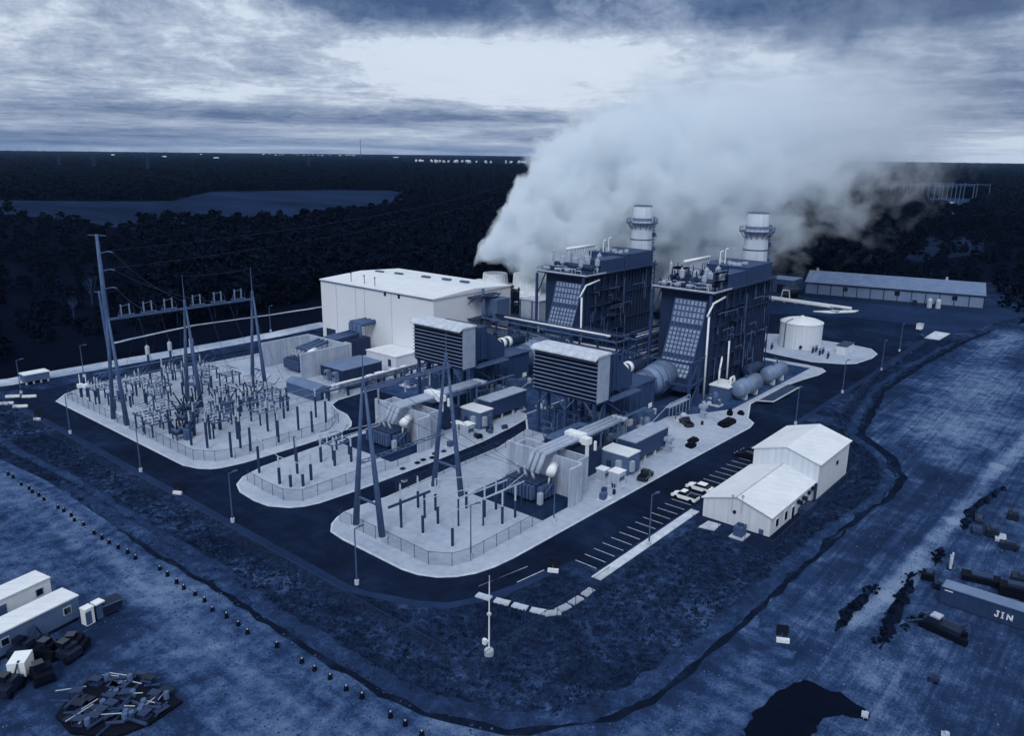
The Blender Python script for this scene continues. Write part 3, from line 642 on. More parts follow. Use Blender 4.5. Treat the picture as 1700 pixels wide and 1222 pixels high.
    for z in (6, 12, 18, 24, 27): b.box(218.2, 87.8, z, 220.4, 92, z+.15)
    for x, y in ((218.4, 87.9), (220.3, 87.9), (220.3, 91.9)): b.bar((x, y, .1), (x, y, 28), .25)
    b.build('stair_tower', 'steeld', t)
    return t
def stack(o, label):
    ox, oy = o; q = (ox, oy, 0)
    t = thing('exhaust_stack', (223+ox, 95+oy, 0), label, 'chimney', 'exhaust stacks')
    b = MB(q); b.lathe((223, 95, 0), [(3.9, 0), (3.9, 12), (3.55, 28), (3.3, 39.3), (3.05, 39.9), (2.95, 44.4), (2.6, 44.4), (2.5, 38)], 36)
    M.setdefault('stackp', mat('stack_paint', 176, .6, .1, .35, streak=.7, spec=.2)); b.build('shell', 'stackp', t, True)
    b = MB(q); b.lathe((223, 95, 0), [(3.03, 44.2), (3.06, 44.5), (2.5, 44.5), (2.4, 40)], 32); b.lathe((223, 95, 0), [(3.16, 39.7), (3.15, 40.5), (3.05, 40.6)], 32); b.build('rim', 'silver', t)
    for z, rr in ((33.7, 3.55), (28.6, 3.68)):
        b = MB(q); b.lathe((223, 95, z), [(rr-.2, 0), (rr, 0), (rr, .3), (rr-.2, .3)], 32); b.build('band', 'steel', t)
    b = MB(q); b.lathe((223, 95, 38.9), [(3.1, 0), (5.0, 0), (5.0, .2), (3.1, .2)], 28)
    for i in range(14): a = 2*PI*i/14; c, s_ = math.cos(a), math.sin(a); b.bar((223+3.3*c, 95+3.3*s_, 36.9), (223+4.8*c, 95+4.8*s_, 38.9), .14)
    b.build('platform', 'steel', t)
    b = MB(q)
    for i in range(22): a = 2*PI*i/22; b.bar((223+4.95*math.cos(a), 95+4.95*math.sin(a), 39.1), (223+4.95*math.cos(a), 95+4.95*math.sin(a), 40.3), .07)
    for z in (39.7, 40.3): b.lathe((223, 95, z), [(4.9, 0), (5.0, 0), (5.0, .08), (4.9, .08), (4.9, 0)], 28)
    b.build('railing', 'steel', t)
    b = MB(q); a = math.radians(-38); c, s_ = math.cos(a), math.sin(a)
    for k in (-.3, .3): b.bar((223+4.1*c-k*s_, 95+4.1*s_+k*c, 20), (223+4.1*c-k*s_, 95+4.1*s_+k*c, 41), .1)
    for i in range(21): z = 20.5+i; b.lathe((223+4.3*c, 95+4.3*s_, z), [(.5, 0), (.56, 0), (.56, .1), (.5, .1)], 8)
    b.build('ladder', 'steel', t)
    for z in (24, 30, 34.5):
        b = MB(q); b.box(223+3.5*c-.2, 95+3.5*s_-1.1, z, 223+3.5*c+1.8, 95+3.5*s_+.8, z+.15); b.box(223+3.5*c+.2, 95+3.5*s_-.9, z+.15, 223+3.5*c+1.2, 95+3.5*s_, z+1.2); b.build('rest_platform', 'steel', t)
    return t
N0, N1 = (0, 0), (.5, 38.8)
stack(N0, 'pale ringed chimney stack rising behind the boiler by the road, nearer the white storage tank')
stack(N1, 'pale ringed chimney stack behind the far boiler, next to the steaming cooling tower')
hrsg(N0, 'tall blue boiler block with sloping pale grid duct, nearer the road and storage tank', 0)
hrsg(N1, 'tall blue boiler block behind the pipe rack, between turbine hall and nearer boiler', 1)
filterhouse(N0, 'louvred white intake box on legs standing nearer the parking road')
filterhouse(N1, 'louvred white intake box on legs in front of the turbine hall')
turbine(N0, 'blue turbine enclosure with round silver exhaust feeding the nearer boiler')
turbine(N1, 'blue turbine enclosure behind the louvred box beside the turbine hall')
transformer(N0, 'finned transformer beside the front concrete blast wall with white conservator drum', 'power transformers')
transformer(N1, 'finned transformer with white conservator drum beside the middle blast wall', 'power transformers')
transformer((22.8, 101.5), 'finned transformer inside the blast wall next to the white turbine hall', 'power transformers')
blast(N0, 'pale concrete blast walls behind the front transformer')
blast(N1, 'pale concrete blast walls behind the middle transformer')
busduct(N0, 'three pale parallel bus ducts bending down to the front transformer')
busduct(N1, 'three pale parallel bus ducts bending down to the middle transformer')
for (ox, oy), w in ((N0, 'the front blast wall'), (N1, 'the middle blast wall')):
    x, y = ox, oy
    boxhouse('equipment_house', 'grey hut with bright white roof and wall fans beside '+w, 'hut', 'white roofed equipment huts', 122.9+x, 73.8+y, 127.1+x, 80+y, 3.9, 'greyw', 'whiteroof', extras=(
        ('cooling_unit', 'pale', (122.1+x, 75+y, .9, 122.9+x, 76.1+y, 3)), ('cooling_unit', 'pale', (123.5+x, 73.1+y, .9, 124.5+x, 73.8+y, 3)), ('cooling_unit', 'steel', (125.2+x, 73.1+y, .9, 126.2+x, 73.8+y, 3)), ('door', 'steeld', (122.8+x, 77.6+y, .2, 122.9+x, 78.6+y, 2.3))))
    boxhouse('control_module', 'long grey control module with pale flat roof near '+w, 'module', 'long control modules', 128.2+x, 75.4+y, 141+x, 79.4+y, 4.9, 'casing2', 'roofl', legs=1.2)
    t = boxhouse('generator_enclosure', 'dark blue generator enclosure under the bus ducts behind '+w, 'enclosure', 'generator enclosures', 117.5+x, 83.2+y, 129.5+x, 90+y, 5.4, 'casing', 'steel', extras=(('roof_fan', 'steeld', (120+x, 85+y, 5.8, 122+x, 87+y, 6.5)), ('roof_fan', 'steeld', (124+x, 85+y, 5.8, 126+x, 87+y, 6.5))))
    boxhouse('generator_enclosure', 'small flat grey enclosure below the bus ducts near '+w, 'enclosure', 'low generator enclosures', 117.5+x, 79.3+y, 122+x, 82.8+y, 4.6, 'steeld', 'steeld')
    cubicle(116.6+x, 71.8+y, 118.9+x, 74.0+y, 3.1, 'big pale electrical cabinet on the gravel in front of '+w, 'big electrical cabinets')
    cubicle(117.3+x, 75.4+y, 119+x, 77.2+y, 2.5, 'smaller pale electrical cabinet behind the big cabinet near '+w, 'small electrical cabinets')
    t = thing('valve_skid', (111.2+x, 71.2+y, .15), 'small grey valve skid on a pale slab near '+w, 'skid', 'valve skids on slabs')
    b = MB(); b.box(109.8+x, 70.2+y, .16, 112.6+x, 72.2+y, .32); b.build('slab', 'conc', t)
    b = MB(); b.box(110.3+x, 70.8+y, .32, 111.2+x, 71.8+y, 1.5); b.cyl((111.7+x, 71.3+y, .32), (111.7+x, 71.3+y, 1.3), .3); b.tube([(110.8+x, 71.3+y, 1.2), (111.9+x, 71.3+y, 1.2)], .12); b.build('valve_block', 'steel', t)

# ================================================================ pipe racks
def piperack(p0, p1, width, levels, npipes, label, seed, pale=2):
    r = random.Random(seed); a, c = Vector((*p0, 0)), Vector((*p1, 0)); d = (c-a); L = d.length; d.normalize(); nn = Vector((-d.y, d.x, 0))
    t = thing('pipe_rack', tuple((a+c)/2), label, 'pipe rack', 'steel pipe racks')
    n = max(2, round(L/6)); top = levels[-1]
    b = MB()
    for i in range(n+1):
        for s in (-.5, .5): p = a+d*L*i/n+nn*width*s; b.bar(p, p+Vector((0, 0, top)), .45)
    b.build('column', 'steeld', t)
    b = MB()
    for z in levels:
        zz = Vector((0, 0, z))
        for s in (-.5, .5): b.bar(a+nn*width*s+zz, c+nn*width*s+zz, .4)
        for i in range(n+1): p = a+d*L*i/n+zz; b.bar(p-nn*width*.5, p+nn*width*.5, .35)
    for i in range(n):
        p, q_ = a+d*L*i/n+nn*width*-.5, a+d*L*(i+1)/n+nn*width*-.5
        if r.random() < .7: b.bar(p+Vector((0, 0, levels[0])), q_+Vector((0, 0, top)), .2)
    b.build('beam', 'steel', t)
    k = 0
    for z in levels:
        for j in range(npipes):
            s = -.42+.84*(j+.5)/npipes; rr = r.uniform(.13, .4); b = MB()
            e0, e1 = r.uniform(0, .12)*L, L-r.uniform(0, .15)*L
            b.cyl(a+d*e0+nn*width*s+Vector((0, 0, z+.25+rr)), a+d*e1+nn*width*s+Vector((0, 0, z+.25+rr)), rr, n=8)
            b.build('pipe', 'whitepaint' if k % 5 == pale else ('silver' if k % 3 == 0 else 'steeld'), t, True); k += 1
    b = MB(); zz = Vector((0, 0, top+.1))
    for i in range(n*3+1): p = a+d*L*i/(n*3)+nn*width*-.5+zz; b.bar(p, p+Vector((0, 0, 1.1)), .08)
    for h in (.6, 1.1): b.bar(a+nn*width*-.5+zz+Vector((0, 0, h)), c+nn*width*-.5+zz+Vector((0, 0, h)), .08)
    b.build('railing', 'steel', t)
    return t
piperack((176.5, 109.5), (176.5, 158), 6, (5, 8.5, 12), 5, 'long three-level pipe rack crossing in front of the far boiler', 1)
piperack((180, 110), (212, 110), 5, (5, 8.5, 12), 4, 'three-level pipe rack running between the two boilers', 2, 3)
piperack((114, 156), (150, 156), 2.4, (2.6,), 4, 'low pipe rack along the road edge below the white hall annex', 3)
# dark service tower behind the hall
t = thing('stair_tower', (197, 166, .1), 'dark open stair tower between the white turbine hall and cooling tower', 'tower')
b = MB()
for x, y in ((195.4, 164), (198.4, 164), (195.4, 168), (198.4, 168)): b.bar((x, y, .1), (x, y, 17.5), .4)
b.build('column', 'dark', t)
for z in (4, 8, 12, 16.5):
    b = MB(); b.box(195, 163.6, z, 198.8, 168.4, z+.3); b.box(195.1, 163.8, z-3.4, 198.6, 168.2, z-.4); b.build('landing', 'dark', t)
b = MB(); b.cyl((196, 166, 17.5), (196, 166, 18.2), 1.5, n=14); b.build('tank', 'dark', t)

# ================================================================ cooling tower
t = thing('cooling_tower', (224, 192, 0), 'pale cooling tower with two round fan stacks pouring steam behind the hall', 'cooling tower')
b = MB(); b.box(212, 166, .1, 234, 214, 10.6); b.build('casing', 'pale', t)
b = MB(); b.box(211.7, 165.7, 10.6, 234.3, 214.3, 11); b.build('deck', 'conc', t)
for x, y, r0, hs in ((219, 177.5, 4.7, 1.65), (227, 199.5, 4.6, 1.0)):
    b = MB(); b.lathe((x, y, 11), [(r0+.4, 0), (r0-.2, 1.5*hs), (r0-.4, 3*hs), (r0-.2, 4.6*hs), (r0-.5, 4.6*hs), (r0-.7, 2.5)], 32)
    for i in range(24): a = 2*PI*i/24; b.bar((x+(r0+.4)*math.cos(a), y+(r0+.4)*math.sin(a), 11), (x+(r0-.1)*math.cos(a), y+(r0-.1)*math.sin(a), 11+4.6*hs), .16)
    b.build('fan_stack', 'whitepaint', t)
b = MB()
for i in range(13): y = 166+i*4; b.bar((211.8, y, 11), (211.8, y, 12.2), .08)
b.bar((211.8, 165.8, 12.2), (211.8, 214, 12.2), .08)
for i in range(9): y = 169+i*5.3; b.bar((211.75, y, .1), (211.75, y, 10.6), .35)
b.build('railing', 'steel', t)
b = MB(); b.box(211.6, 167, .3, 211.9, 213, 3.6); b.build('air_inlet', 'dark', t)

# process clutter between the hall, racks and boilers
clut = random.Random(11)
spots = [(160, 108), (166, 112), (160, 118), (168, 148), (162, 152), (190, 114), (200, 118), (208, 114), (188, 152), (184, 156), (196, 156), (206, 155), (203, 160), (140, 116), (146, 112), (160, 82), (150, 86), (176, 82), (181, 84), (144, 153), (136, 150)]
adj = ['with a tall filter pot', 'with two round vessels', 'with a looped pipe', 'with a boxy cabinet', 'with a slim vessel']
for i, (x, y) in enumerate(spots):
    near = 'the pipe rack' if x < 182 and y > 105 else ('the nearer boiler' if y < 105 else 'the far boiler')
    if x < 156 and y > 140: near = 'the hall annex'
    t = thing('pump_skid', (x, y, .15), '%s grey pump skid %s near %s' % (ORD[i], adj[i % 5], near), 'pump skid', 'pump skids on the process slab')
    b = MB(); w, l = clut.uniform(2, 3.4), clut.uniform(2, 4); b.box(x-w/2, y-l/2, .15, x+w/2, y+l/2, .5); b.build('base', 'conc', t)
    b = MB(); h = clut.uniform(1.4, 3.6)
    if i % 5 == 3: b.box(x-w*.35, y-l*.3, .5, x+w*.3, y+l*.35, h)
    else:
        b.lathe((x, y-.2, .5), [(.7, 0), (.8, .1), (.8, h-.3), (.4, h), (0, h+.1)], 12)
        if i % 5 == 1: b.lathe((x+.3, y+1.3, .5), [(.5, 0), (.5, h*.7), (.2, h*.8), (0, h*.8)], 10)
    b.build('vessel', clut.choice(['steel', 'silver', 'insul']), t, i % 5 != 3)
    b = MB(); b.tube([(x-w*.4, y+l*.4, .5), (x-w*.4, y+l*.4, 1.8), (x+w*.3, y+l*.4, 1.9), (x, y, h)], .14, 6); b.cyl((x-w*.3, y-l*.4, .9), (x+w*.2, y-l*.4, .9), .35); b.build('pump_pipe', 'steel', t)

# handrails, cable trays and small gear round the two generating units
for (ox, oy), w in ((N0, 'the front'), (N1, 'the middle')):
    t = thing('cable_tray', (124+ox, 91.6+oy, .15), 'steel cable tray on short posts beside the dark enclosure of %s unit' % w, 'cable tray', 'cable trays of the units')
    b = MB((ox, oy, 0)); b.box(113, 91.2, 3.2, 146, 92.2, 3.35); b.box(113, 91.2, 3.35, 146, 91.3, 3.6); b.box(113, 92.1, 3.35, 146, 92.2, 3.6); b.box(128, 84, 5.9, 147, 84.8, 6.05); b.build('tray', 'steel', t)
    b = MB((ox, oy, 0)); [b.bar((x, 91.7, .15), (x, 91.7, 3.2), .18) for x in range(114, 147, 4)]; b.build('post', 'steeld', t)
    t = thing('pipe_manifold', (142+ox, 84+oy, .15), 'tangle of thin grey pipes under the louvred box of %s unit' % w, 'pipework', 'pipe manifolds of the units')
    b = MB((ox, oy, 0)); r_ = random.Random(5+int(oy))
    for _ in range(34):
        x, y, z = r_.uniform(131, 148), r_.uniform(84, 103), r_.uniform(.6, 6); dx_, dy_ = r_.uniform(-4, 4), r_.uniform(-4, 4)
        b.tube([(x, y, .15), (x, y, z), (x+dx_, y, z), (x+dx_, y+dy_, z), (x+dx_, y+dy_, max(.3, z-2))], r_.uniform(.06, .16), 5)
    b.build('pipe', 'steel', t); b = MB((ox, oy, 0))
    for _ in range(14): x, y = r_.uniform(131, 148), r_.uniform(84, 103); k = r_.uniform(.4, 1.1); b.box(x-k, y-k*.6, .15, x+k, y+k*.6, r_.uniform(.8, 2.6))
    b.build('equipment_box', 'silver', t)
    t = thing('auxiliary_skid', (133+ox, 82+oy, .15), 'low skid of small dark machinery behind the long module of %s unit' % w, 'skid', 'auxiliary skids of the units')
    b = MB((ox, oy, 0)); b.box(130, 80.6, .15, 141, 83.4, .4); b.build('base', 'conc', t); b = MB((ox, oy, 0))
    for k in range(9): x = 130.6+k*1.15; b.box(x, 81, .4, x+.8, 82.9, r_.uniform(1, 3)); b.cyl((x+.4, 82, 1), (x+.4, 82, r_.uniform(2.4, 4)), .2, n=6)
    b.build('machinery', 'steeld', t)
    t = thing('handrail', (112+ox, 70.4+oy, .15), 'thin yard handrail beside the cabinets of %s unit' % w, 'railing', 'yard handrails')
    b = MB((ox, oy, 0)); [b.bar((x, 80.6, .15), (x, 80.6, 1.3), .07) for x in range(113, 123, 2)]; b.bar((113, 80.6, 1.3), (121, 80.6, 1.3), .07); b.build('rail', 'insul', t)
rq = random.Random(77)
for i in range(26):
    x, y = rq.choice([(rq.uniform(113, 128), rq.uniform(70.6, 73.4)), (rq.uniform(142, 166), rq.uniform(76, 86)), (rq.uniform(113, 128), rq.uniform(109, 112)), (rq.uniform(126, 148), rq.uniform(155.6, 162)), (rq.uniform(143, 160), rq.uniform(103.5, 111))])
    w = 'front cabinets' if y < 74 else ('near boiler legs' if y < 87 else ('middle cabinets' if y < 113 and x < 130 else ('white annex' if y > 150 else 'turbine enclosures')))
    k = rq.choice(('drum', 'crate', 'bin'))
    t = thing('yard_'+k, (x, y, .15), '%s small yard %s lying about on the ground near the %s' % (ORD[i], k, w), k, 'small loose yard gear')
    b = MB(); a = rq.uniform(0, 3)
    if k == 'drum': b.lathe((x, y, .15), [(.3, 0), (.32, .3), (.3, .6), (.32, .85), (.28, .88), (0, .86)], 10)
    else: b.obox((x, y, .55), (rq.uniform(.7, 1.6), rq.uniform(.6, 1.2), .8), a); b.obox((x+.1, y, 1.0), (.7, .5, .12), a)
    b.build('body', rq.choice(('dark', 'steel', 'insul', 'casing2', 'black')), t)
# ================================================================ water tank island
t = thing('storage_tank', (254.1, 90.2, .14), 'round white storage tank with shallow domed roof on gravel behind the boilers', 'storage tank')
b = MB(); b.lathe((254.1, 90.2, .14), [(6.6, 0), (6.6, 8.2)], 48); b.build('shell', 'white', t, True)
b = MB(); b.lathe((254.1, 90.2, 8.34), [(6.75, -.25), (6.75, 0), (5, .7), (2.6, 1.25), (.6, 1.5), (.5, 1.9), (0, 1.95)], 48); b.build('dome_roof', 'whiteroof', t, True)
b = MB(); b.lathe((254.1, 90.2, 8.05), [(6.62, 0), (6.72, 0), (6.72, .15), (6.62, .15)], 48); b.build('rim_band', 'steel', t)
b = MB(); b.cyl((248.0, 93.1, .2), (248.0, 93.1, 8.6), .16); b.tube([(248.0, 93.1, 8.6), (250.4, 91.8, 9.6)], .12); b.build('ladder', 'steel', t)
b = MB(); b.cyl((248.1, 87.6, 1.2), (247.4, 87.4, 1.2), .5); b.build('manhole', 'dark', t)
t = boxhouse('pump_house', 'low white pump house with dark roof beside the round white tank', 'pump house', None, 251.5, 74.6, 259, 77.6, 2.6, 'white', 'steeld')
for i, (x, y) in enumerate(((245.5, 98), (243.6, 95), (244, 100.5), (247.5, 83.2), (246.3, 80.6), (248.6, 80.4), (243.8, 77.2), (250, 83))):
    t = thing('pipe_valve', (x, y, .14), '%s dark valve cluster on the gravel around the round white tank' % ORD[i], 'valve', 'valve clusters round the tank')
    b = MB(); b.tube([(x-1, y, .14), (x-1, y, 1.1), (x+1, y+.4, 1.1), (x+1, y+.4, .14)], .22); b.ball((x, y+.2, 1.2), .5); b.build('valve_body', 'steeld', t); b = MB(); b.cyl((x, y+.2, 1.5), (x, y+.2, 2), .1); b.cyl((x, y+.2, 2), (x, y+.2, 2.1), .5); b.build('hand_wheel', 'steel', t)
t = thing('paved_slab', (302.5, 60, 0), 'bare white concrete slab lying in the grass near the warehouse road', 'slab')
b = MB(); b.prism([(295.6, 62.3), (309.9, 62.3), (309.3, 57.3), (296.1, 57.7)], .05, .3); b.build('top', 'conc', t)
t = thing('utility_box', (311.2, 67.5, 0), 'small white utility box at the corner of the oval lawn', 'utility box')
b = MB(); b.box(309.8, 66.8, .1, 312.6, 68.6, 1.8); b.build('body', 'whitepaint', t); b = MB(); b.box(309.7, 66.7, 1.8, 312.7, 68.7, 2); b.build('lid', 'pale', t)
# blowdown tanks beside the near boiler
for x, y, r_, L, lb in ((188.6, 79.2, 2.2, 10.5, 'grey horizontal pressure tank beside the boiler, nearer the gravel corner'), (206.5, 79.4, 2.0, 10, 'grey horizontal pressure tank at the far end of the boiler')):
    t = thing('pressure_tank', (x, y, .16), lb, 'tank', 'horizontal pressure tanks')
    b = MB(); b.cyl((x-L/2, y, 3.1), (x+L/2, y, 3.1), r_, n=22); b.ball((x-L/2, y, 3.1), (r_*.5, r_, r_), 16, 8); b.ball((x+L/2, y, 3.1), (r_*.5, r_, r_), 16, 8); b.build('shell', 'silver', t, True)
    for dx in (-.3, .3): b = MB(); b.box(x+dx*L-.4, y-1.6, .16, x+dx*L+.4, y+1.6, 1.6); b.build('saddle', 'conc', t)
    b = MB(); b.cyl((x-1, y, 3+r_), (x-1, y, 3.7+r_), .4); b.tube([(x+1.5, y, 3+r_), (x+1.5, y, 4.2+r_), (x+3, y+1.5, 4.2+r_)], .2); b.build('nozzle', 'steel', t)
t = thing('pressure_tank', (205, 85.4, .16), 'dark upright drum with rounded head tucked behind the far pressure tank', 'tank')
b = MB(); b.cyl((202, 85, 3), (208, 85, 3), 1.9, n=18); b.ball((202, 85, 3), (1, 1.9, 1.9), 14, 7); b.ball((208, 85, 3), (1, 1.9, 1.9), 14, 7); b.build('shell', 'steeld', t, True)
b = MB(); b.box(203, 83.5, .2, 204, 86.5, 1.6); b.box(206, 83.5, .2, 207, 86.5, 1.6); b.build('saddle', 'conc', t)
t = thing('flash_vessel_block', (183.5, 83, .16), 'boxy white-topped pump block with looped white pipes beside the near pressure tank', 'pump block')
b = MB(); b.box(180.5, 80.6, .16, 187, 85.6, 3.6); b.build('housing', 'steel', t); b = MB(); b.box(180.3, 80.4, 3.6, 187.2, 85.8, 3.9); b.build('top', 'whitepaint', t)
b = MB(); b.tube([(182, 84, 3.9), (182, 84, 7.5), (183.5, 84.4, 9.5), (186, 85.5, 10)], .25); b.tube([(184.5, 82, 3.9), (184.5, 82, 5.2), (186.4, 82, 5.4), (186.6, 81.8, 3.9)], .3); b.tube([(188, 84.6, 4), (188, 84.8, 14)], .22); b.build('pipe_loop', 'whitepaint', t, True)
t = thing('steel_ramp', (195.7, 72.3, .1), 'low steel grating platform with pale edge jutting into the road by the tanks', 'platform')
b = MB(); b.prism([(184.6, 74.6), (186.6, 71.2), (203.5, 71.2), (205, 74.6)], .5, .75); b.build('deck', 'steeld', t)
b = MB(); b.bar((184.6, 74.6, .85), (205, 74.6, .85), .3); b.bar((186.6, 71.1, .85), (203.5, 71.1, .85), .25); b.bar((184.6, 74.6, .85), (186.6, 71.1, .85), .25); b.build('edge_beam', 'conc', t)
b = MB(); [b.box(x-.15, y-.15, .05, x+.15, y+.15, .5) for x in (188, 194, 201) for y in (71.6, 74.2)]; b.build('post', 'steeld', t)
# people-sized yard things on the gravel corner
for i, (x, y, lb) in enumerate(((165, 79.4, 'pale hydrant post tower with square head on the gravel near the boiler leg'), (139.8, 74.4, 'pale hydrant post tower with square head beside the long module'))):
    t = thing('hydrant_tower', (x, y, .14), lb, 'hydrant', 'pale hydrant towers')
    b = MB(); b.box(x-.5, y-.5, .14, x+.5, y+.5, 2.6); b.box(x-.8, y-.8, 2.6, x+.8, y+.8, 3.4); b.build('post', 'yellow', t); b = MB(); b.cyl((x-.2, y-1.3, 1.6), (x-.2, y-.5, 1.6), .25); b.cyl((x, y, 3.4), (x, y, 4.2), .4); b.build('nozzle', 'pale', t)

def car(x, y, rz, paint, label, grp, truck=False, cargo=None):
    t = thing('parked_car', (x, y, .07), label, 'car', grp); t.rotation_euler = (0, 0, 0)
    def part(nm, m, fn, sm=False):
        b = MB(); fn(b); m4 = Matrix.Rotation(rz, 3, 'Z'); b.v = [tuple(Vector((x, y, .07)) + m4 @ Vector(p)) for p in b.v]; return b.build(nm, m, t, sm)
    body = [(-2.4, .35), (-2.45, .75), (-2.35, .95), (-1.6, 1.02), (1.0, 1.0), (2.1, .86), (2.42, .68), (2.42, .35)]
    part('body', paint, lambda b: b.yprism(body, -.9, .9))
    if truck: part('cabin', 'glass', lambda b: (b.yprism([(-.5, 1.0), (-.3, 1.62), (.75, 1.62), (1.35, 1.0)], -.8, .8))); part('truck_bed', 'black', lambda b: b.box(-2.3, -.78, .96, -.6, .78, 1.06))
    else: part('cabin', 'glass', lambda b: b.yprism([(-2.0, 1.0), (-1.45, 1.48), (.3, 1.5), (1.05, .99)], -.78, .78))
    part('cabin_roof', paint, lambda b: b.yprism([(-.25, 1.62), (-.2, 1.7), (.7, 1.7), (.76, 1.62)] if truck else [(-1.35, 1.48), (-1.2, 1.55), (.1, 1.57), (.28, 1.5)], -.74, .74))
    for sx in (-1.5, 1.45):
        for sy_ in (-.92, .92): part('wheel', 'tyre', lambda b: b.cyl((sx, sy_-.1*(1 if sy_ > 0 else -1), .36), (sx, sy_+.05*(1 if sy_ > 0 else -1), .36), .37, n=14))
    for sy_ in (-.62, .62): part('headlight', 'insul', lambda b: b.box(2.38, sy_-.2, .62, 2.46, sy_+.2, .78))
    return t
car(121, 60.4, PI/2, 'carw', 'white pickup truck parked nearest the white office, closer to the camera', 'cars parked beside the office', True)
car(126.3, 60.3, PI/2, 'carw', 'white car parked beside the white pickup next to the office', 'cars parked beside the office')
car(147.6, 60.6, PI/2, 'card', 'dark car parked behind the tall office wing', 'cars parked beside the office')
car(150.2, 60.4, PI/2, 'card', 'dark pickup parked farthest along the bays by the tall office wing', 'cars parked beside the office', True)
car(158, 80, .9, 'card', 'dark long pickup on the gravel in front of the near boiler leg', 'vehicles on the gravel corner', True)
car(124.6, 70.8, .2, 'card', 'dark utility cart parked on the kerb edge beside the white roofed hut', 'vehicles on the gravel corner', True)
for i, (x, y, w, l, h, lb) in enumerate(((164.4, 73, 6.4, 2.6, 1.3, 'big black tarpaulin-covered heap on the gravel corner'), (171, 75.4, 1.2, 1.2, 1.7, 'black upright bin near the corner of the pale gravel'), (173.2, 73.6, 1.1, 1.5, 1.2, 'small black bin lying at the very gravel corner'), (145.5, 72.2, 2.4, 1.8, 1.2, 'dark crate stack beside the road edge and pale hydrant'), (148.8, 73.4, 3, 1.8, 1, 'dark low pallet of gear on the gravel beside the hydrant'))):
    t = thing('covered_load', (x, y, .14), lb, 'load', 'dark loads on the gravel corner')
    b = MB(); b.prism([(x-w/2, y-l*.3), (x-w*.3, y-l/2), (x+w*.35, y-l/2), (x+w/2, y-l*.1), (x+w*.4, y+l/2), (x-w*.35, y+l/2)], .14, h*.7); b.prism([(x-w*.35, y-l*.3), (x+w*.3, y-l*.3), (x+w*.35, y+l*.3), (x-w*.3, y+l*.3)], h*.7, h); b.build('cover', 'black', t)
    b = MB(); b.box(x-w/2-.15, y-l/2-.15, .14, x+w/2+.15, y+l/2+.15, .2); b.build('base', 'conc', t)

# ================================================================ office
t = thing('office_building', (132, 49, .05), 'white office of a low and a taller gabled wing beside the parking bays', 'building')
def gable(b, x0, x1, y0, y1, e, r): b.xprism([(y0, .05), (y1, .05), (y1, e), ((y0+y1)/2, r), (y0, e)], x0, x1)
b = MB(); gable(b, 117, 136.6, 43, 54.9, 3.5, 5.3); b.build('low_wing', 'white', t)
b = MB(); gable(b, 136.62, 153, 42.5, 54.8, 6.9, 8.7); b.build('tall_wing', 'white', t)
def groof(b, x0, x1, y0, y1, e, r, o=.35, th=.16):
    ym = (y0+y1)/2; k = (r-e)/(ym-y0)
    b.xprism([(y0-o, e-o*k), (ym, r), (y1+o, e-o*k), (y1+o, e-o*k+th), (ym, r+th), (y0-o, e-o*k+th)], x0, x1)
b = MB(); groof(b, 116.7, 136.6, 43, 54.9, 3.52, 5.32); rf = b.build('roof', 'whiteroof', t)
b = MB(); groof(b, 136.3, 153.3, 42.5, 54.8, 6.92, 8.72); b.build('roof', 'whiteroof', t)
b = MB(); b.bar((116.7, 48.95, 5.5), (136.3, 48.95, 5.5), .12); b.build('ridge_cap', 'pale', rf)
for x, w, h, z in ((119.6, 1.0, 1.3, 1.1), (123.4, 1.0, 1.5, .9), (126.6, 1.0, 2.0, .1)):
    b = MB(); b.box(x-w/2-.1, 42.9, z-.1, x+w/2+.1, 42.98, z+h+.1); w_ = b.build('window', 'whitepaint', t)
    b = MB(); b.box(x-w/2, 42.84, z, x+w/2, 42.9, z+h); b.build('pane', 'glass', w_)
for x, z in ((128.6, 2.1), (130, 1.4), (131, 2.0), (132.3, 1.4), (133.6, 2.1), (135.2, 2.4)):
    b = MB(); b.box(x-.35, 42.6, z, x+.35, 42.98, z+.6); b.build('wall_vent', 'dark', t)
b = MB(); b.cyl((135.6, 42.4, .05), (135.6, 42.4, 3.6), .25); b.box(129, 41.2, .06, 133.5, 42.9, 1.0); b.build('cooling_unit', 'steeld', t)
b = MB(); b.cyl((146.4, 42.3, 4.4), (146.4, 42.5, 4.4), .42, n=16); b.build('round_vent', 'dark', t)
b = MB(); b.cyl((116.8, 49.2, 2.6), (117, 49.2, 2.6), .3, n=14); b.build('round_vent', 'dark', t)
for y, h in ((49.6, 2.4), (47.9, 2.8)):
    b = MB(); b.cyl((116.7, y, 2.8), (116.7, y, 3+h), .06); b.box(116.6, y-.2, 2.9+h, 116.8, y+.2, 3.3+h); b.build('antenna', 'insul', t)
b = MB(); b.box(116.9, 44, .1, 117, 44.8, 1); b.build('meter_box', 'steel', t)
t = thing('condenser_unit', (114.2, 46.8, .06), 'grey air-conditioning condenser on a pale slab at the office gable', 'condenser')
b = MB(); b.box(112.6, 45.6, .06, 115.6, 48, .25); b.build('slab', 'conc', t); b = MB(); b.box(113.3, 46.1, .25, 115.1, 47.6, 2.0); b.build('housing', 'steel', t); b = MB(); b.cyl((114.2, 46.8, 2), (114.2, 46.8, 2.15), .6); b.build('fan_guard', 'steeld', t)
t = thing('doorstep_slab', (114.2, 52, .06), 'bare pale concrete pad set in dark gravel at the office gable', 'slab')
b = MB(); b.prism([(112.4, 53.3), (113, 50.7), (115.8, 50.9), (115.6, 53.1)], .06, .22); b.build('top', 'conc', t)

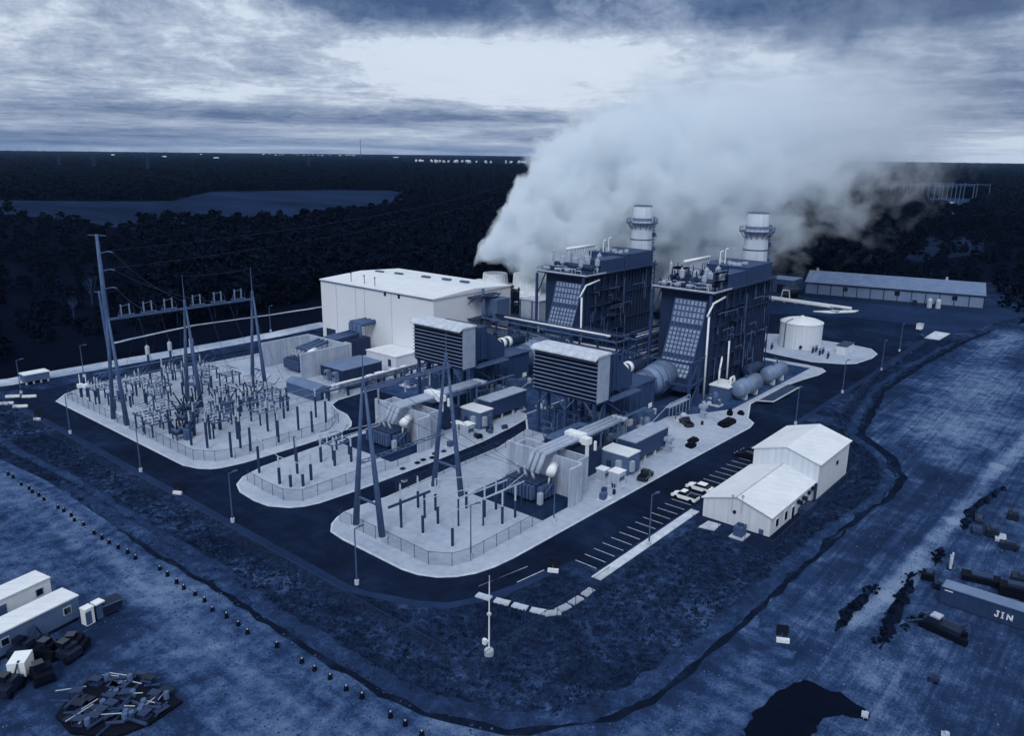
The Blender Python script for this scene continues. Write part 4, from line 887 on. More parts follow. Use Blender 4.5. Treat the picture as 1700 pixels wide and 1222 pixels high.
# ================================================================ warehouse
t = thing('warehouse', (362, 92, 0), 'long grey warehouse with shallow pitched roof and doors beyond the storage tank', 'building')
A, B = Vector((351, 124.8)), Vector((366.5, 57.5)); dx = (B-A).normalized(); nx = Vector((-dx.y, dx.x))
if nx.x < 0: nx = -nx
def wp(u, v, z): p = A+dx*u+nx*v; return (p.x, p.y, z)
Lw = (B-A).length; D = 26
b = MB(); vs = [wp(u, v, z) for u in (0, Lw) for v, z in ((0, 0), (D, 0), (D, 6.4), (D/2, 9.8), (0, 6.4))]
b.add(vs, [(0, 1, 2, 3, 4), (9, 8, 7, 6, 5), (0, 5, 6, 1), (1, 6, 7, 2), (4, 9, 5, 0)]); b.build('wall', 'whw', t)
b = MB(); k = .5
vs = [wp(u, v, z) for u in (-.4, Lw+.4) for v, z in ((-.5, 6.35), (D/2, 9.85), (D+.5, 6.35), (D+.5, 6.6), (D/2, 10.15), (-.5, 6.6))]
b.add(vs, [(0, 6, 7, 1), (1, 7, 8, 2), (2, 8, 9, 3), (3, 9, 10, 4), (4, 10, 11, 5), (5, 11, 6, 0), (0, 1, 2, 3, 4, 5), (11, 10, 9, 8, 7, 6)]); b.build('roof', 'roofg', t)
b = MB()
for u in [i*Lw/13 for i in range(14)]: p, q_ = wp(u, -.12, 0), wp(u, -.12, 6.2); b.bar(p, q_, .25)
b.bar(wp(0, -.3, 6.25), wp(Lw, -.3, 6.25), .5); b.build('trim', 'casing', t)
b = MB(); b.bar(wp(0, -.08, .7), wp(Lw, -.08, .7), .14, 1.5); b.build('wainscot', 'casing', t)
for u in (16.5, 37, 58.5): b = MB(); c_ = wp(u, -.05, 4.6); b.obox(c_, (1.9, .3, 1.7), math.atan2(dx.y, dx.x)); b.build('window', 'glass', t)
for u, h in ((44, 2.4), (52.5, 3)): b = MB(); b.obox(wp(u, -.1, h/2), (1.8, .3, h), math.atan2(dx.y, dx.x)); b.build('door', 'dark', t)
for u in (49.6, 52.8): b = MB(); b.lathe(wp(u, -2, 0), [(1.0, 0), (1.0, 3.2), (.4, 4), (0, 4.1)], 12); b.build('silo', 'insul', t)
for u in (3, 55): b = MB(); b.box(*[a-.4 for a in wp(u, D/2, 10.3)], *[a+.4 for a in wp(u, D/2, 10.9)]); b.build('roof_vent', 'insul', t)
t = boxhouse('small_store', 'small grey store with dark doorway left of the long warehouse', 'shed', None, 352, 131, 364, 142, 6, 'greyw', 'roofg', 0, extras=(('door', 'dark', (351.8, 133.5, .1, 352, 138, 4)),))
t = thing('tanker_trailer', (341, 128.6, 0), 'dark tanker trailer with arched white frame beside the small store', 'trailer')
b = MB(); b.cyl((338, 128, 3), (346, 126, 3), 1.6, n=14); b.build('drum', 'dark', t); b = MB(); b.box(339, 125.5, .1, 345, 129.5, 1.3); b.build('chassis', 'black', t); b = MB(); b.tube([(337, 130, .1), (337, 129.4, 4), (337, 126.6, 4), (337, 126, .1)], .25); b.build('arch_frame', 'whitepaint', t)
t = thing('pipe_stack', (331, 114, 0), 'long low white pipe run on the ground before the warehouse', 'pipe run')
b = MB(); b.cyl((333, 133, .8), (330.4, 98, .8), .7); b.cyl((331, 133, .6), (328.8, 106, .6), .5); b.build('pipe', 'whitepaint', t)
b = MB()
for i in range(7): y = 130-i*5; b.box(328.6, y, .08, 334, y+.6, .5)
b.build('sleeper', 'pale', t)
t = thing('pipe_stack', (321, 101, 0), 'white wedge of spare pipes on the yard road nearer the oval lawn', 'pipe run')
b = MB(); b.prism([(316.6, 108.4), (331, 95.3), (327, 95.6), (318, 102)], .08, .5); b.build('pipe', 'whitepaint', t); b = MB(); b.box(320, 100, .5, 323, 103, .9); b.build('crate', 'pale', t)

# ================================================================ lamps, signs, camera pole
lampx = [(63.4, 81.7, 'by the bend in the road nearest the camera'), (62.4, 112.7, 'beside the road opposite the middle yard'), (62.4, 145.1, 'beside the road opposite the big switchyard fence'), (62.2, 177.1, 'on the verge opposite the tall steel gantry'), (66.1, 216.6, 'at the far corner of the west road'),
         (101.5, 56.3, 'on the pavement by the empty parking bays'), (98, 72.6, 'at the corner of the front transformer basin'), (80, 74.9, 'inside the front yard fence near its corner'), (175.5, 61.2, 'behind the taller office wing'), (209, 61.6, 'on the verge opposite the pressure tanks'),
         (240.4, 60.8, 'on the verge opposite the storage tank'), (269, 63.4, 'by the oval lawn road'), (149, 233, 'on the stone track left of the turbine hall'), (83, 221, 'on the grass behind the big switchyard')]
lamp0 = None
for i, (x, y, w) in enumerate(lampx):
    lb = 'tall slim lamp post '+w
    if lamp0 is None:
        lamp0 = thing('street_lamp', (x, y, 0), lb, 'street lamp', 'lamp posts along the plant roads')
        b = MB(); b.cyl((x, y, .7), (x, y, 8.8), .13, .08, 8); b.build('pole', 'steel', lamp0)
        b = MB(); b.cyl((x, y, 0), (x, y, .75), .32, n=12); b.build('base', 'conc', lamp0)
        b = MB(); b.bar((x, y, 8.7), (x+1.1, y, 8.85), .1); b.obox((x+1.2, y, 8.86), (.8, .36, .16)); b.build('lamp_head', 'steel', lamp0)
    else: dup(lamp0, (x, y, 0), rnd(-.4, .4) if x > 65 else 0, lb)
t = thing('camera_pole', (63.6, 56.5, 0), 'slim white camera mast with concrete foot and box at the fence corner', 'camera mast')
b = MB(); b.cyl((63.6, 56.5, .8), (63.6, 56.5, 10.2), .11, .06, 8); b.build('pole', 'whitepaint', t); b = MB(); b.lathe((63.6, 56.5, 0), [(.6, 0), (.6, .7), (.5, .85), (0, .85)], 12); b.build('base', 'conc', t)
b = MB(); b.box(63.0, 56.6, 1.6, 63.4, 57.1, 2.3); b.box(63.4, 56.4, 1.9, 63.6, 56.7, 2.1); b.build('control_box', 'whitepaint', t); b = MB(); b.box(63.4, 56.3, 5.6, 63.8, 56.7, 5.9); b.cyl((63.6, 56.5, 10.2), (63.6, 56.5, 11), .05); b.build('camera_head', 'conc', t)
for i, (x, y, w) in enumerate(((85.1, 63, 'beside the parking entrance'), (62.2, 130.4, 'on the verge opposite the road between the yards'), (61.2, 192.2, 'on the verge far up the west road'), (90.6, 30.3, 'on the bank beyond the fence corner'))):
    t = thing('sign_board', (x, y, 0), 'dark square signboard with white block foot '+w, 'sign', 'dark signboards')
    b = MB(); b.obox((x, y, 1.5), (.12, 1.5, 1.5), .5); b.build('board', 'red', t); b = MB(); b.obox((x-.3, y-.3, .3), (.5, 1.6, .5), .5); b.build('foot', 'whitepaint', t); b = MB(); b.bar((x, y, .3), (x, y, 1.2), .12); b.build('post', 'steel', t)
bl = [(73, 66.2), (73.1, 63.2), (73.8, 60.3), (75, 57.7), (76.3, 55.6), (79, 55.2), (81.8, 55.3), (84.6, 55.5)]
bl = [(72.9, 65.8), (73.6, 63.0), (74.3, 60.4), (75.1, 57.8), (76.0, 56.1), (77.9, 55.7), (80.6, 55.5), (83.4, 55.5)]
for i, (x, y) in enumerate(bl):
    n = bl[min(i+1, len(bl)-1)]; p = bl[max(0, i-1)]; a = math.atan2(n[1]-p[1], n[0]-p[0])
    t = thing('concrete_barrier', (x, y, .04), '%s white concrete barrier block from the road in the bent row' % ORD[i], 'barrier', 'white concrete barriers in a row')
    b = MB(); b.obox((x, y, .14), (2.2, 1.15, .2), a+rnd(-.05, .05)); b.build('base', 'conc', t); b = MB(); b.obox((x, y, .27), (2.1, .95, .07), a+rnd(-.04, .04)); b.build('top', 'insul', t)

# ================================================================ fences
def fence(line, h, label, m='chain', post=3.0, gaps=()):
    t = thing('chain_link_fence', (*line[0], 0), label, 'fence', 'chain link fences')
    b = MB(); pb = []
    for a, c in zip(line, line[1:]):
        a, c = Vector(a), Vector(c); L = (c-a).length; n = max(1, round(L/post))
        b.add([(a.x, a.y, .05), (c.x, c.y, .05), (c.x, c.y, h), (a.x, a.y, h)], [(0, 1, 2, 3)])
        for i in range(n): pb.append(a+(c-a)*i/n)
    b.build('wire_mesh', m, t)
    r = MB()
    for a, c in zip(line, line[1:]): r.bar((*a, h), (*c, h), .05)
    r.build('top_rail', 'steeld', t)
    if len(pb) > 95: pb = pb[::2]
    for p in pb[:100]: b = MB(); b.cyl((p.x, p.y, .02), (p.x, p.y, h+.1), .045, n=6); b.build('fence_post', 'steeld', t)
    return t
fence([(74.3, 99.5), (74, 78), (76, 75), (79, 74), (97, 74.1)], 2.3, 'chain link fence round the front gravel yard with the A-frame masts')
fence([(88, 101), (131, 101.2)], 2.3, 'chain link fence along the back of the front gravel yard')
fence([(73.4, 126), (72.8, 120), (72.8, 113.5), (75, 110.8), (100, 110.3)], 2.3, 'chain link fence round the middle gravel yard')
fence([(150, 205), (110, 206.5), (77.5, 208), (72, 203.5), (72, 143), (74.5, 139.2), (78, 137.6), (100, 137.4), (105.5, 140), (108, 146)], 2.3, 'long chain link fence round the big switchyard')
fence([(58.7, 226), (58.7, 54.9), (88, 54.9)], 2.5, 'long outer chain link fence along the west verge to the camera mast', 'chain', 4)
fence([(112, 54.2), (112, 40.4), (156, 41), (165, 46), (186, 55), (237, 60.2), (290, 60)], 2.2, 'outer chain link fence round the white office and on along the verge', 'chain2', 4)

# ================================================================ switchyard
def aframe(x, y0, y1, top, mast, label, grp, z0=.14):
    t = thing('gantry_mast', (x, (y0+y1)/2, z0), label, 'gantry mast', grp)
    ym = (y0+y1)/2
    for y in (y0, y1):
        b = MB(); b.cyl((x, y, z0), (x, ym+(.35 if y > ym else -.35), top), .58, .2, 12); b.build('leg', 'steel', t, True)
        b = MB(); b.cyl((x, y, z0), (x, y, z0+.35), 1.0, n=12); b.build('footing', 'conc', t)
    b = MB(); b.cyl((x, ym, top-.4), (x, ym, top+1.4), .36, .3, 10); b.cyl((x, ym, top+1.4), (x, ym, mast), .13, .05, 6); b.build('lightning_rod', 'steel', t)
    b = MB(); zt = z0+5.5; k = (zt-z0)/(top-z0); b.bar((x, y0+(ym-y0)*k, zt), (x, y1+(ym-y1)*k, zt), .3); b.build('cross_brace', 'steel', t)
    return t
aframe(72.3, 172.2, 179, 24.6, 31.5, 'tall steel A-frame gantry mast at the west end of the big switchyard', 'switchyard gantry masts')
aframe(90, 172.2, 179, 24.6, 32, 'tall steel A-frame gantry mast in the middle of the big switchyard', 'switchyard gantry masts')
aframe(107.6, 172.2, 178.4, 24.6, 32, 'tall steel A-frame gantry mast nearest the white hall', 'switchyard gantry masts')
aframe(75, 89.6, 96.2, 24.8, 30, 'tall steel A-frame mast at the front yard fence by the west road', 'front yard gantry masts')
aframe(94.5, 90.8, 97.8, 24.8, 30, 'tall steel A-frame mast in the front yard nearer the transformer', 'front yard gantry masts')
def gbeam(x0, x1, y, z, label, w=.5, grp='gantry beams'):
    t = thing('gantry_beam', ((x0+x1)/2, y, z), label, 'beam', grp)
    b = MB()
    for dy in (-.55, .55): b.bar((x0, y+dy, z), (x1, y+dy, z), w*.55)
    n = int((x1-x0)/1.3)
    for i in range(n): xa = x0+(x1-x0)*i/n; xb = x0+(x1-x0)*(i+1)/n; s = .55 if i % 2 else -.55; b.bar((xa, y-s, z), (xb, y+s, z), .14)
    b.build('truss', 'steel', t)
    return t
gbeam(72.6, 89.7, 175.5, 24, 'high steel beam joining the west and middle switchyard masts')
gbeam(90.3, 107.3, 175.4, 24, 'high steel beam joining the middle switchyard mast and the one by the hall')
gbeam(75.3, 94.2, 93.4, 24.2, 'high steel beam joining the two front yard masts')
gbeam(75.2, 94.2, 95.1, 11.5, 'low steel beam tying the two front yard masts at mid height', .22)
# disconnect switches on the gantry beams
def discon(x, y, z, label, grp):
    t = thing('disconnect_switch', (x, y, z), label, 'switch', grp)
    b = MB(); b.bar((x-1.5, y-1.2, z+.3), (x-1.5, y+1.2, z+.3), .2); b.bar((x+1.2, y-1.2, z+.3), (x+1.2, y+1.2, z+.3), .2); b.bar((x-1.8, y, z+.4), (x+1.6, y, z+.4), .25); b.build('base_frame', 'steel', t)
    for xx, h in ((x-1.2, 2.0), (x+.6, 2.2)):
        b = MB(); b.lathe((xx, y, z+.4), [(.12, 0)]+[p for k in range(6) for p in ((.2, .15+k*.42), (.1, .36+k*.42))]+[(.14, h), (0, h)], 8); b.build('insulator', 'silver', t)
    b = MB(); b.tube([(x-1.2, y, z+2.4), (x+.6, y, z+2.65)], .08); b.tube([(x+.6, y, z+2.65), (x+1.6, y+.2, z+1.7), (x+1.9, y+.3, z+.4)], .04, 5); b.bar((x-1.9, y, z+.5), (x-1.2, y, z+2.3), .07); b.build('blade', 'steel', t)
    return t
pl = ['nearest the west mast', 'second from the west mast', 'just west of the middle mast', 'just east of the middle mast', 'second from the hall mast', 'nearest the hall mast']
for i, x in enumerate((76.5, 81.5, 86.3, 93.2, 98.6, 104)):
    discon(x, 175.4, 24.1, 'pale twin-post switch on the high switchyard beam, '+pl[i], 'switches on the gantry beams')
for i, (x, z) in enumerate(((79, 24.1), (84.8, 24.1), (90.4, 24.1))):
    t = thing('insulator_string', (x, 94.4, 24), 'insulator string hanging from the front yard beam, %s from the road' % ORD[i], 'insulator', 'insulator strings of the front yard')
    b = MB(); b.lathe((x, 94.2, 21.4), [(.05, 0)]+[p for k in range(6) for p in ((.2, .2+k*.36), (.08, .36+k*.36))]+[(.04, 2.6)], 8); b.build('discs', 'insul', t); b = MB(); b.cyl((x, 94.2, 20.9), (x, 94.2, 21.4), .08); b.build('clamp', 'steel', t)
# bus support posts
def mkpost(x, y, hc, hi, label, grp, z0=.14, rc=.26):
    t = thing('insulator_post', (x, y, z0), label, 'insulator post', grp)
    b = MB(); b.cyl((x, y, z0+.15), (x, y, z0+hc), rc, n=8); b.build('column', 'steeld', t)
    b = MB(); b.cyl((x, y, z0), (x, y, z0+.22), rc*1.9, n=10); b.build('footing', 'conc', t)
    b = MB(); n = max(3, int(hi/.4)); b.lathe((x, y, z0+hc), [(.1, 0)]+[p for k in range(n) for p in ((.2, .12+k*hi/n), (.1, .3+k*hi/n))]+[(.14, hi+.1), (0, hi+.1)], 8); b.build('insulator', 'insul', t)
    return t
rowsA = [(138.2, (77.5, 82, 88.7, 97.2), 'front row along the switchyard fence'), (141.6, (81.5, 90.6, 96, 103.2), 'second row of the big switchyard'), (146.4, (77, 84, 91, 103.8), 'third row of the big switchyard'),
         (150.6, (75.6, 80, 87, 98.4), 'fourth row of the big switchyard'), (155, (79, 84.5, 92.4, 102), 'fifth row of the big switchyard'), (160, (76, 88, 92.6, 99.6), 'sixth row of the big switchyard'),
         (185, (75.4, 79, 82.6, 92, 96, 100), 'row just behind the switchyard gantry'), (192, (75, 79.5, 84, 91, 96, 101), 'second row behind the switchyard gantry'), (199, (77, 82.5, 88, 94, 100, 105), 'row nearest the back switchyard fence')]
pA = None; pB = None
for y, xs, w in rowsA:
    for i, x in enumerate(xs):
        lb = '%s dark steel post with pale insulator in the %s' % (ORD[i], w)
        tall = y < 165
        if tall:
            if pA is None: pA = mkpost(x, y, 5.6, 1.9, lb, 'tall insulator posts of the big switchyard')
            else: dup(pA, (x, y+rnd(-.4, .4), .14), rnd(0, 3), lb, sc=(1, 1, rnd(.9, 1.08)))
        else:
            if pB is None: pB = mkpost(x, y, 3.6, 2.2, lb, 'short insulator posts at the back of the switchyard')
            else: dup(pB, (x, y+rnd(-.5, .5), .14), rnd(0, 3), lb, sc=(1, 1, rnd(.8, 1.25)))
posts2 = [(76.7, 127.1, 0), (76.3, 119.8, 1), (81.3, 121.4, 0), (81.2, 116.9, 1), (87.9, 122.9, 1), (88.5, 119.3, 1), (92, 118.6, 1), (78.6, 115.8, 2), (76.9, 117.2, 2), (84.6, 126.6, 0)]
for i, (x, y, k) in enumerate(posts2):
    lb = '%s dark post with insulator in the middle gravel yard, counted from the west road' % ORD[i]
    if k == 0: dup(pA, (x, y, .14), 0, lb, 'insulator posts of the middle yard')
    else: dup(pB, (x, y, .14), 0, lb, 'insulator posts of the middle yard', sc=(1.1, 1.1, .95 if k == 1 else .7))
pC = None
for i, (x, y) in enumerate(((80.3, 85.8), (80.3, 79.1), (87.5, 90.2), (82.1, 93.1), (84.2, 86.3), (91.7, 86.9), (91.2, 82.2), (91.3, 78.3), (94.7, 82.7), (94.5, 78.2), (86.3, 93.3))):
    lb = '%s dark post with white foot and slim insulator in the front gravel yard' % ORD[i]
    if pC is None: pC = mkpost(x, y, 3.3, 2.7, lb, 'insulator posts of the front yard', rc=.24)
    else: dup(pC, (x, y, .14), rnd(0, 3), lb)
def busbar(pts, label, r=.1, m='insul'):
    b = MB(); b.tube(pts, r, 6); o = b.build('bus_bar', m); tag(o, label, 'bus bar', 'tubular bus bars'); return o
for i, (pts, w) in enumerate((
    ([(77, 146.4, 7.75), (91, 146.4, 7.75), (104, 146.4, 7.75)], 'along the third row of posts in the big switchyard'),
    ([(75.6, 150.6, 7.75), (98.4, 150.6, 7.75)], 'along the fourth row of posts in the big switchyard'),
    ([(79, 155, 7.8), (102, 155, 7.8)], 'along the fifth row of posts in the big switchyard'),
    ([(77.5, 138.2, 7.75), (97.2, 138.2, 7.75)], 'along the front row of posts by the switchyard fence'),
    ([(81.5, 141.6, 7.8), (103.2, 141.6, 7.8)], 'along the second row of posts in the big switchyard'),
    ([(75, 192, 6), (101, 192, 6)], 'over the back posts of the big switchyard'),
    ([(75.4, 185, 6), (100, 185, 6)], 'over the posts behind the switchyard gantry'),
    ([(77, 199, 6.2), (105, 199, 6.2)], 'over the last row of posts by the back fence'),
    ([(76.7, 127.1, 7.6), (76.3, 119.8, 5.8), (78.6, 115.8, 4.6)], 'stepping down across the middle gravel yard'),
    ([(81.3, 121.4, 7.6), (87.9, 122.9, 5.9), (101, 121.4, 5.4)], 'leading to the transformer from the middle yard'),
    ([(81.2, 116.9, 5.9), (88.5, 119.3, 5.9), (101, 120.4, 5.3)], 'lower one leading to the middle transformer'),
    ([(80.3, 85.8, 6.2), (91.2, 82.2, 6.2), (100.5, 83, 5.8)], 'thin one crossing the front yard to its transformer'),
    ([(80.3, 79.1, 6.2), (91.3, 78.3, 6.2), (100.5, 81, 5.8)], 'thin one crossing the front yard nearest its fence'),
    ([(87.5, 90.2, 6.2), (91.7, 86.9, 6.2), (100.5, 85, 5.8)], 'thin one crossing the back of the front yard'))):
    busbar(pts, 'pale tubular bus bar '+w, .065, 'silver' if i < 8 else 'insul')
t = thing('bus_beam', (81.4, 92, .14), 'dark horizontal pipe beam on two posts by the front yard masts', 'beam')
b = MB(); b.cyl((77, 90.2, 4.6), (85.8, 89.8, 4.6), .24); b.build('pipe', 'steeld', t); b = MB(); b.bar((79.5, 90.1, .14), (79.5, 90.1, 4.5), .3); b.bar((84.6, 89.9, .14), (84.6, 89.9, 4.5), .3); b.build('post', 'steeld', t)
t = thing('bus_beam', (91, 83.2, .14), 'pale horizontal beam on posts beside the front transformer', 'beam')
b = MB(); b.bar((85.8, 83.6, 5), (97.5, 82.6, 5), .22); b.bar((88.7, 80.5, 5), (99, 80, 5), .22); b.build('rail', 'pale', t)
b = MB(); [b.bar((x, y, .14), (x, y, 5), .22) for x, y in ((86.2, 83.5), (97, 82.6), (89, 80.5), (98.4, 80))]; b.build('post', 'steeld', t)
# breakers and low switch tables
def breaker(x, y, label):
    t = thing('circuit_breaker', (x, y, .14), label, 'circuit breaker', 'circuit breakers with V bushings')
    b = MB(); [b.bar((x+i, y+j, .14), (x+i, y+j, 1.5), .2) for i in (-1.8, 1.8) for j in (-.9, .9)]; b.box(x-2.2, y-1.1, 1.4, x+2.2, y+1.1, 1.7); b.build('stand', 'steeld', t)
    b = MB(); b.box(x-.6, y-2.3, .3, x+.6, y-1.3, 2.4); b.build('control_cabinet', 'steel', t)
    for i in (-1.5, 0, 1.5):
        b = MB(); b.cyl((x+i, y-1.2, 2.2), (x+i, y+1.2, 2.2), .5, n=12); b.build('tank', 'steel', t, True)
        for s in (-1, 1):
            b = MB(); b.cyl((x+i, y+s*.6, 2.5), (x+i*1.5, y+s*2.3, 5.2), .24, .12, 8); b.ball((x+i*1.5, y+s*2.35, 5.25), .24); b.build('bushing', 'dark', t, True)
for x, y, w in ((82.5, 164.5, 'in front of the west gantry bay'), (99.5, 166, 'in front of the east gantry bay'), (77, 156.5, 'near the switchyard fence'), (93, 167.5, 'right beside the middle gantry mast'), (86, 170.5, 'under the west gantry beam')):
    breaker(x, y, 'three-pole circuit breaker with dark V bushings '+w)
def swtable(x, y, w, l, h, label, seed):
    r = random.Random(seed)
    t = thing('switch_table', (x, y, .14), label, 'switch stand', 'low switch stands')
    b = MB(); [b.bar((x+i*w/2, y+j*l/2, .14), (x+i*w/2, y+j*l/2, h), .28) for i in (-.8, .8) for j in (-.8, .8)]; b.build('legs', 'steeld', t)
    b = MB()
    for j in (-1, 0, 1): b.bar((x-w/2, y+j*l*.45, h+.1), (x+w/2, y+j*l*.45, h+.1), .25)
    for i in (-1, 1): b.bar((x+i*w*.45, y-l/2, h+.3), (x+i*w*.45, y+l/2, h+.3), .25)
    b.build('frame', 'steel', t)
    for j in (-1, 0, 1):
        b = MB(); yy = y+j*l*.4
        for i in (-.36, .1): b = MB(); b.lathe((x+i*w, yy, h+.3), [(.1, 0)]+[p for k in range(4) for p in ((.22, .1+k*.4), (.1, .3+k*.4))]+[(.05, 1.8)], 7); b.build('insulator', 'insul', t)
        b = MB(); b.bar((x-.36*w, yy, h+2.1), (x+.1*w, yy, h+2.1), .12); b.bar((x+.1*w, yy, h+2.1), (x+.45*w, yy+.3, h+(3.4 if r.random() < .5 else 1.2)), .12); b.build('blade', 'steel', t)
for i, (x, y, w) in enumerate(((86.5, 158.5, 'between breaker and posts in the big switchyard'), (97, 161, 'right of the middle post rows'), (80, 170, 'behind the west breaker'), (103.5, 164.5, 'nearest the yard control building'), (78.5, 189, 'behind the west mast'), (88, 189, 'behind the middle mast'), (98.5, 188.6, 'behind the mast by the hall'), (86, 196, 'in the back left of the switchyard'), (104, 195, 'in the back right of the switchyard'), (94.5, 153, 'on the gravel towards the rounded corner'), (74.8, 163, 'against the west fence of the switchyard'))):
    swtable(x, y, 5.2, 4.6, 2.9, 'low steel switch stand with three poles '+w, i)
for i, (x, y, w) in enumerate(((83, 153, 'left of the rounded corner bars'), (100.5, 156.5, 'right of the fifth post row'), (90.5, 163.8, 'under the middle breaker'), (75, 168, 'at the west mast foot'), (96, 171.5, 'under the east gantry beam'), (103.5, 171, 'at the foot of the hall mast'), (84, 181.5, 'just behind the west beam'), (94.5, 181.5, 'just behind the east beam'), (104.5, 184, 'behind the hall mast'), (76.5, 195.5, 'at the far west corner'), (96, 198, 'in the middle of the back row'))):
    swtable(x, y, 4.6, 4.2, 3.4, 'dark low steel switch stand '+w, i+60)
for i, (x, y) in enumerate(((91.5, 200.5), (97.5, 200.5), (103.5, 200.5))):
    t = thing('voltage_transformer', (x, y, .14), '%s tall post with fat white head at the back of the big switchyard' % ORD[i], 'instrument post', 'tall white headed posts')
    b = MB(); b.cyl((x, y, .14), (x, y, 8.2), .3); b.build('column', 'steeld', t); b = MB(); b.lathe((x, y, 8.2), [(.3, 0), (.55, .2), (.55, 2.2), (.3, 2.4), (.1, 2.6), (0, 3.2)], 10); b.build('head', 'insul', t)
swtable(92.5, 124.5, 5, 5, 3.0, 'low steel switch stand with three poles in the middle gravel yard', 40)
for i, (x, y) in enumerate(((74.9, 202.5), (75.9, 201.3))):
    t = thing('voltage_transformer', (x, y, .14), ('left' if i == 0 else 'right')+' of two white-headed instrument posts at the far switchyard corner', 'instrument post', 'white headed instrument posts')
    b = MB(); b.cyl((x, y, .14), (x, y, 2.6), .35); b.build('column', 'steeld', t); b = MB(); b.box(x-.6, y-.6, 2.6, x+.6, y+.6, 3.5); b.cyl((x, y, 3.5), (x, y, 6), .1); b.build('head', 'whitepaint', t)
t = boxhouse('yard_control_building', 'long low grey control building with ridged roof at the edge of the big switchyard', 'building', None, 111.4, 156.6, 115.8, 169, 2.6, 'steel', 'roofg')
b = MB(); b.yprism([(111.1, 2.98), (116.1, 2.98), (113.6, 3.9)], 156.4, 169.2); b.build('roof_ridge', 'roofg', t)
b = MB(); b.box(113, 156.5, .2, 114.2, 156.6, 2.3); b.build('door', 'casing', t)
boxhouse('plant_module', 'big dark grey flat module between blast wall and low white annex', 'module', None, 125.5, 163.8, 139, 173.4, 3.6, 'casing', 'roofg', legs=.8)
for i, y in enumerate((166, 169.4)):
    t = thing('cooling_unit', (124.6, y, .14), ('nearer' if i == 0 else 'farther')+' silver cooling unit on the end of the dark grey module', 'cooling unit', 'silver cooling units')
    b = MB(); b.box(124.1, y-.7, .6, 125.4, y+.7, 3.2); b.build('housing', 'silver', t); b = MB(); b.cyl((124.05, y, 2.2), (124.1, y, 2.2), .5); b.build('fan', 'dark', t); b = MB(); b.box(124.2, y-.5, .14, 125.2, y+.5, .6); b.build('plinth', 'conc', t)
cubicle(119.6, 152.9+2.4, 125, 156.3+2, 2.7, 'long white electrical cabinet at the road edge before the dark grey module', 'white cabinets by the annex')
for i, (x, y) in enumerate(((128.5, 158.5), (131, 159), (133.5, 158.6), (136, 160), (139.5, 159.4), (142.5, 158.4))):
    cubicle(x-.8, y-.8, x+.8, y+.8, 2.0+.3*(i % 3), '%s small cabinet in the row between the road and white annex' % ORD[i], 'small cabinets by the annex')
# duct between the steam turbine transformer and the hall
t = thing('bus_duct', (147, 189, 0), 'dark triple bus duct rising to the white hall wall behind the blast wall', 'bus duct')
for i, y in enumerate((186.6, 188.6, 190.6)):
    b = MB(); b.cyl((150, y, 3), (150, y, 9.2), .8, n=10); b.tube([(150, y, 9.2), (155.9, y, 9.2)], .8, 10); b.tube([(128, y-3, 5.6), (137, y-2, 6.6), (150, y, 6.6)], .5, 8); b.build('duct', 'steel', t, True)
b = MB(); b.box(142, 184, .1, 152, 191.5, 5.4); b.build('base_housing', 'casing', t)
# transmission pole and conductors
t = thing('transmission_pole', (97.2, 236.5, 0), 'very tall pale steel power pole behind the switchyard with short cross arms', 'power pole')
b = MB(); b.cyl((97.2, 236.5, 0), (97.2, 236.5, 36.3), .95, .42, 14); b.build('pole', 'steel', t, True)
b = MB(); b.bar((96, 239.3, 36), (98.5, 233.6, 36), .22); b.build('cross_arm', 'steel', t)
for z in (31.3, 26.2, 21): b = MB(); b.tube([(97.2, 236.5, z-.5), (98.5, 233.2, z+.3)], .16); b.tube([(98.5, 233.2, z+.3), (99, 231.6, z+.1)], .2); b.build('cross_arm', 'steel', t)
t = thing('lattice_pole', (91.5, 236, 0), 'second thinner power pole standing just beside the very tall one', 'power pole')
b = MB(); b.cyl((93.4, 228.4, 0), (92.6, 228.4, 21.5), .4, .3); b.build('pole', 'steel', t); b = MB(); b.bar((92, 229.8, 21.2), (93.4, 227, 21.2), .2); b.build('cross_arm', 'steel', t)
def wire(p0, p1, sag, label):
    p0, p1 = Vector(p0), Vector(p1); n = 10
    b = MB(); b.tube([p0.lerp(p1, i/n)-Vector((0, 0, 4*sag*(i/n)*(1-i/n))) for i in range(n+1)], .035, 4); o = b.build('power_line', 'steeld'); tag(o, label, 'power line', 'overhead wires')
wire((99, 231.6, 31.4), (90, 175.6, 25.6), 1.6, 'overhead wire from the top arm of the tall pole to the middle mast')
wire((99, 231.6, 26.3), (98, 175.4, 24.4), 1.5, 'overhead wire from the middle arm of the tall pole to the east beam')
wire((99, 231.6, 21.1), (82, 175.6, 24.4), 1.2, 'overhead wire from the lowest arm of the tall pole to the west beam')
wire((90, 175.5, 31.6), (107.6, 175.3, 31.6), .4, 'overhead wire between the middle mast tip and the hall mast tip')
for i, x in enumerate((79, 84.8, 90.4)): wire((x, 94.2, 20.9), (102.5, 81+i*1.6, 5.6), 1.0, '%s slack wire from the front yard beam to the transformer bushings' % ORD[i])
wire((75.2, 93, 24.5), (103, 121, 6), 3, 'long slack wire from the front mast to the middle transformer')

